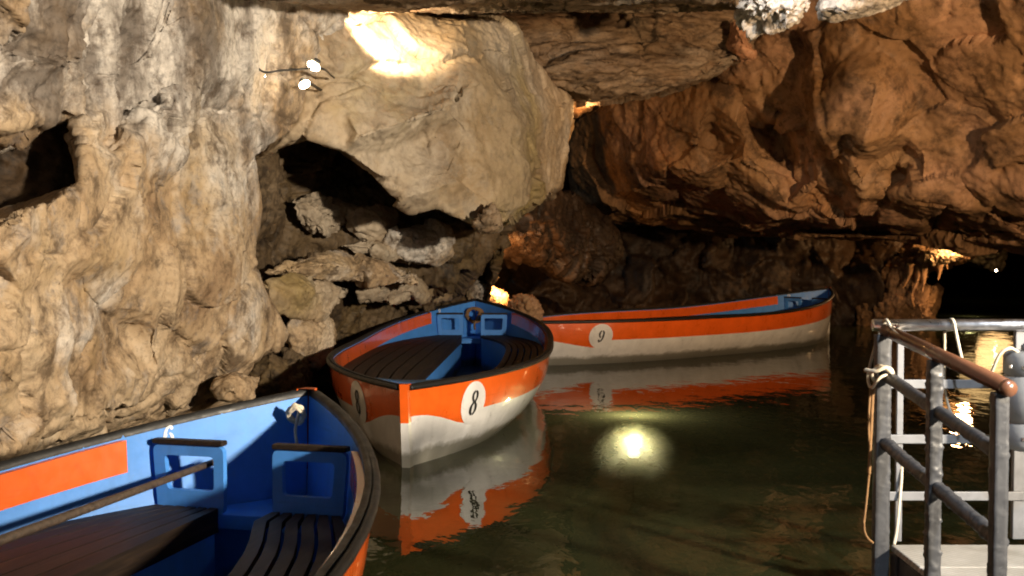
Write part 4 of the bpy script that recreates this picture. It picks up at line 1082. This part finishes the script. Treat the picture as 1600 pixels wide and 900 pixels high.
# ================================================================ LAMP FIXTURES
def floodlight(loc, aim, label, glowmat, w=0.16, back=0.12):
    d = (Vector(aim) - loc).normalized()
    o = empty('floodlight', loc - d * (back + 0.02)); o.rotation_euler = d.to_track_quat('Z', 'Y').to_euler(); tag(o, label, 'lamp')
    lathe('housing', [(w * .5, -back * .4), (w * .8, 0), (w, back * .8), (w * 1.05, back * .8), (w * 1.05, back * .82)], M['fixture'], o, 20)
    lathe('lens', [(w * .9, back * .83), (w * .9, back * .86)], glowmat, o, 20)
    return o
floodlight(FLOOD_A, (-2.2, 8.2, 2.0), 'floodlight on the wall beyond the jetty', M['glow_warm'])
floodlight(LAMP_J, (2.1, 4.6, 0.7), 'cool white lamp hung over the jetty', M['glow_cool'], 0.12)
floodlight(FLOOD_B, P(1400, 150, 13.0), 'sodium floodlight on a pole beside the jetty', M['glow_orange'], 0.14)
floodlight(LAMP_C, LAMP_C + Vector((-0.6, -2.2, 2.0)), 'tiny white channel lamp low over the far water at the right edge', M['glow_warm'], 0.03)
for px, py, r in ((490, 103, .045), (476, 132, .038), (411, 120, .018)):
    lab = {490: 'bright lamp bulb, upper of the pair left of the lit nook', 476: 'bright lamp bulb, lower of the pair left of the lit nook', 411: 'tiny bright lamp bulb at the left end of the cable on the pale wall'}[px]
    c = P(px, py, 9.2)
    o = empty('cave_lamp', c); tag(o, lab, 'lamp', 'lamps on the pale wall')
    o.scale = (1.25, 1.0, 0.8); o.rotation_euler = (0, 0.6 if px == 490 else -0.5, 0)
    lathe('bulb', [(r * math.sin(math.pi * (k + .3) / 10.6), -r * math.cos(math.pi * (k + .3) / 10.6)) for k in range(11)], M['glow_warm'], o, 28)
    lathe('socket', [(r * .55, r * .8), (r * .6, r * 1.5), (r * .35, r * 1.9)], M['fixture'], o, 16)
    tube('bracket', [(0, 0.02, 0), (0.02, 0.3, 0.05), (0.03, 0.7, 0.05)], 0.012, M['fixture'], o, 6)
tag(tube('lamp_cable', [tuple(v) for v in smooth_path([P(392, 92, 9.0), P(411, 112, 8.98), P(440, 110, 9.0), P(470, 108, 9.0), P(488, 106, 9.0)], 6)], 0.008, M['fixture']), 'thin dark cable linking the small lamps on the pale wall', 'cable')
for c, lab in ((LAMP_W, 'glowing underwater lamp in front of boat 9'), (LAMP_W2, 'far glowing underwater lamp beyond the steel rail')):
    o = empty('underwater_lamp', (c.x, c.y, c.z)); tag(o, lab, 'lamp', 'underwater lamps')
    lathe('housing', [(.008, -.45), (.008, -.07), (.06, -.045), (.06, -.032)], M['fixture'], o, 20)
    lathe('lens', [(.05, -.03), (.065, 0), (.055, .03), (.02, .045)], M['glow_water'], o, 20)

# scattering ball added round each underwater lamp to carry its glow
def halo_mat():
    t = NT('lamp_halo_water'); t.n.remove(t.b)
    v = t.new('ShaderNodeVolumeScatter'); v.inputs['Color'].default_value = (0.95, 0.93, 0.72, 1); v.inputs['Anisotropy'].default_value = 0.2
    tc = t.new('ShaderNodeTexCoord').outputs['Object']; ln = t.new('ShaderNodeVectorMath', operation='LENGTH'); t.link(tc, ln.inputs[0])
    t.link(t.math('MULTIPLY', t.ramp(ln.outputs['Value'], [(0.05, 1.0), (0.34, 0.0)], 'EASE'), 6.0), v.inputs['Density'])
    t.link(v.outputs[0], t.out.inputs['Volume']); return t.m
M['halo'] = halo_mat()
for c in (LAMP_W, LAMP_W2):
    bm = bmesh.new(); bmesh.ops.create_icosphere(bm, subdivisions=3, radius=0.345)
    me = bpy.data.meshes.new('lamp_halo'); bm.to_mesh(me); bm.free(); me.materials.append(M['halo'])
    o = bpy.data.objects.new('lamp_halo', me); COL.objects.link(o); o.location = (c.x, c.y, c.z - 0.005); o.scale = (1.3, 1.2, 0.98); o['kind'] = 'stuff'
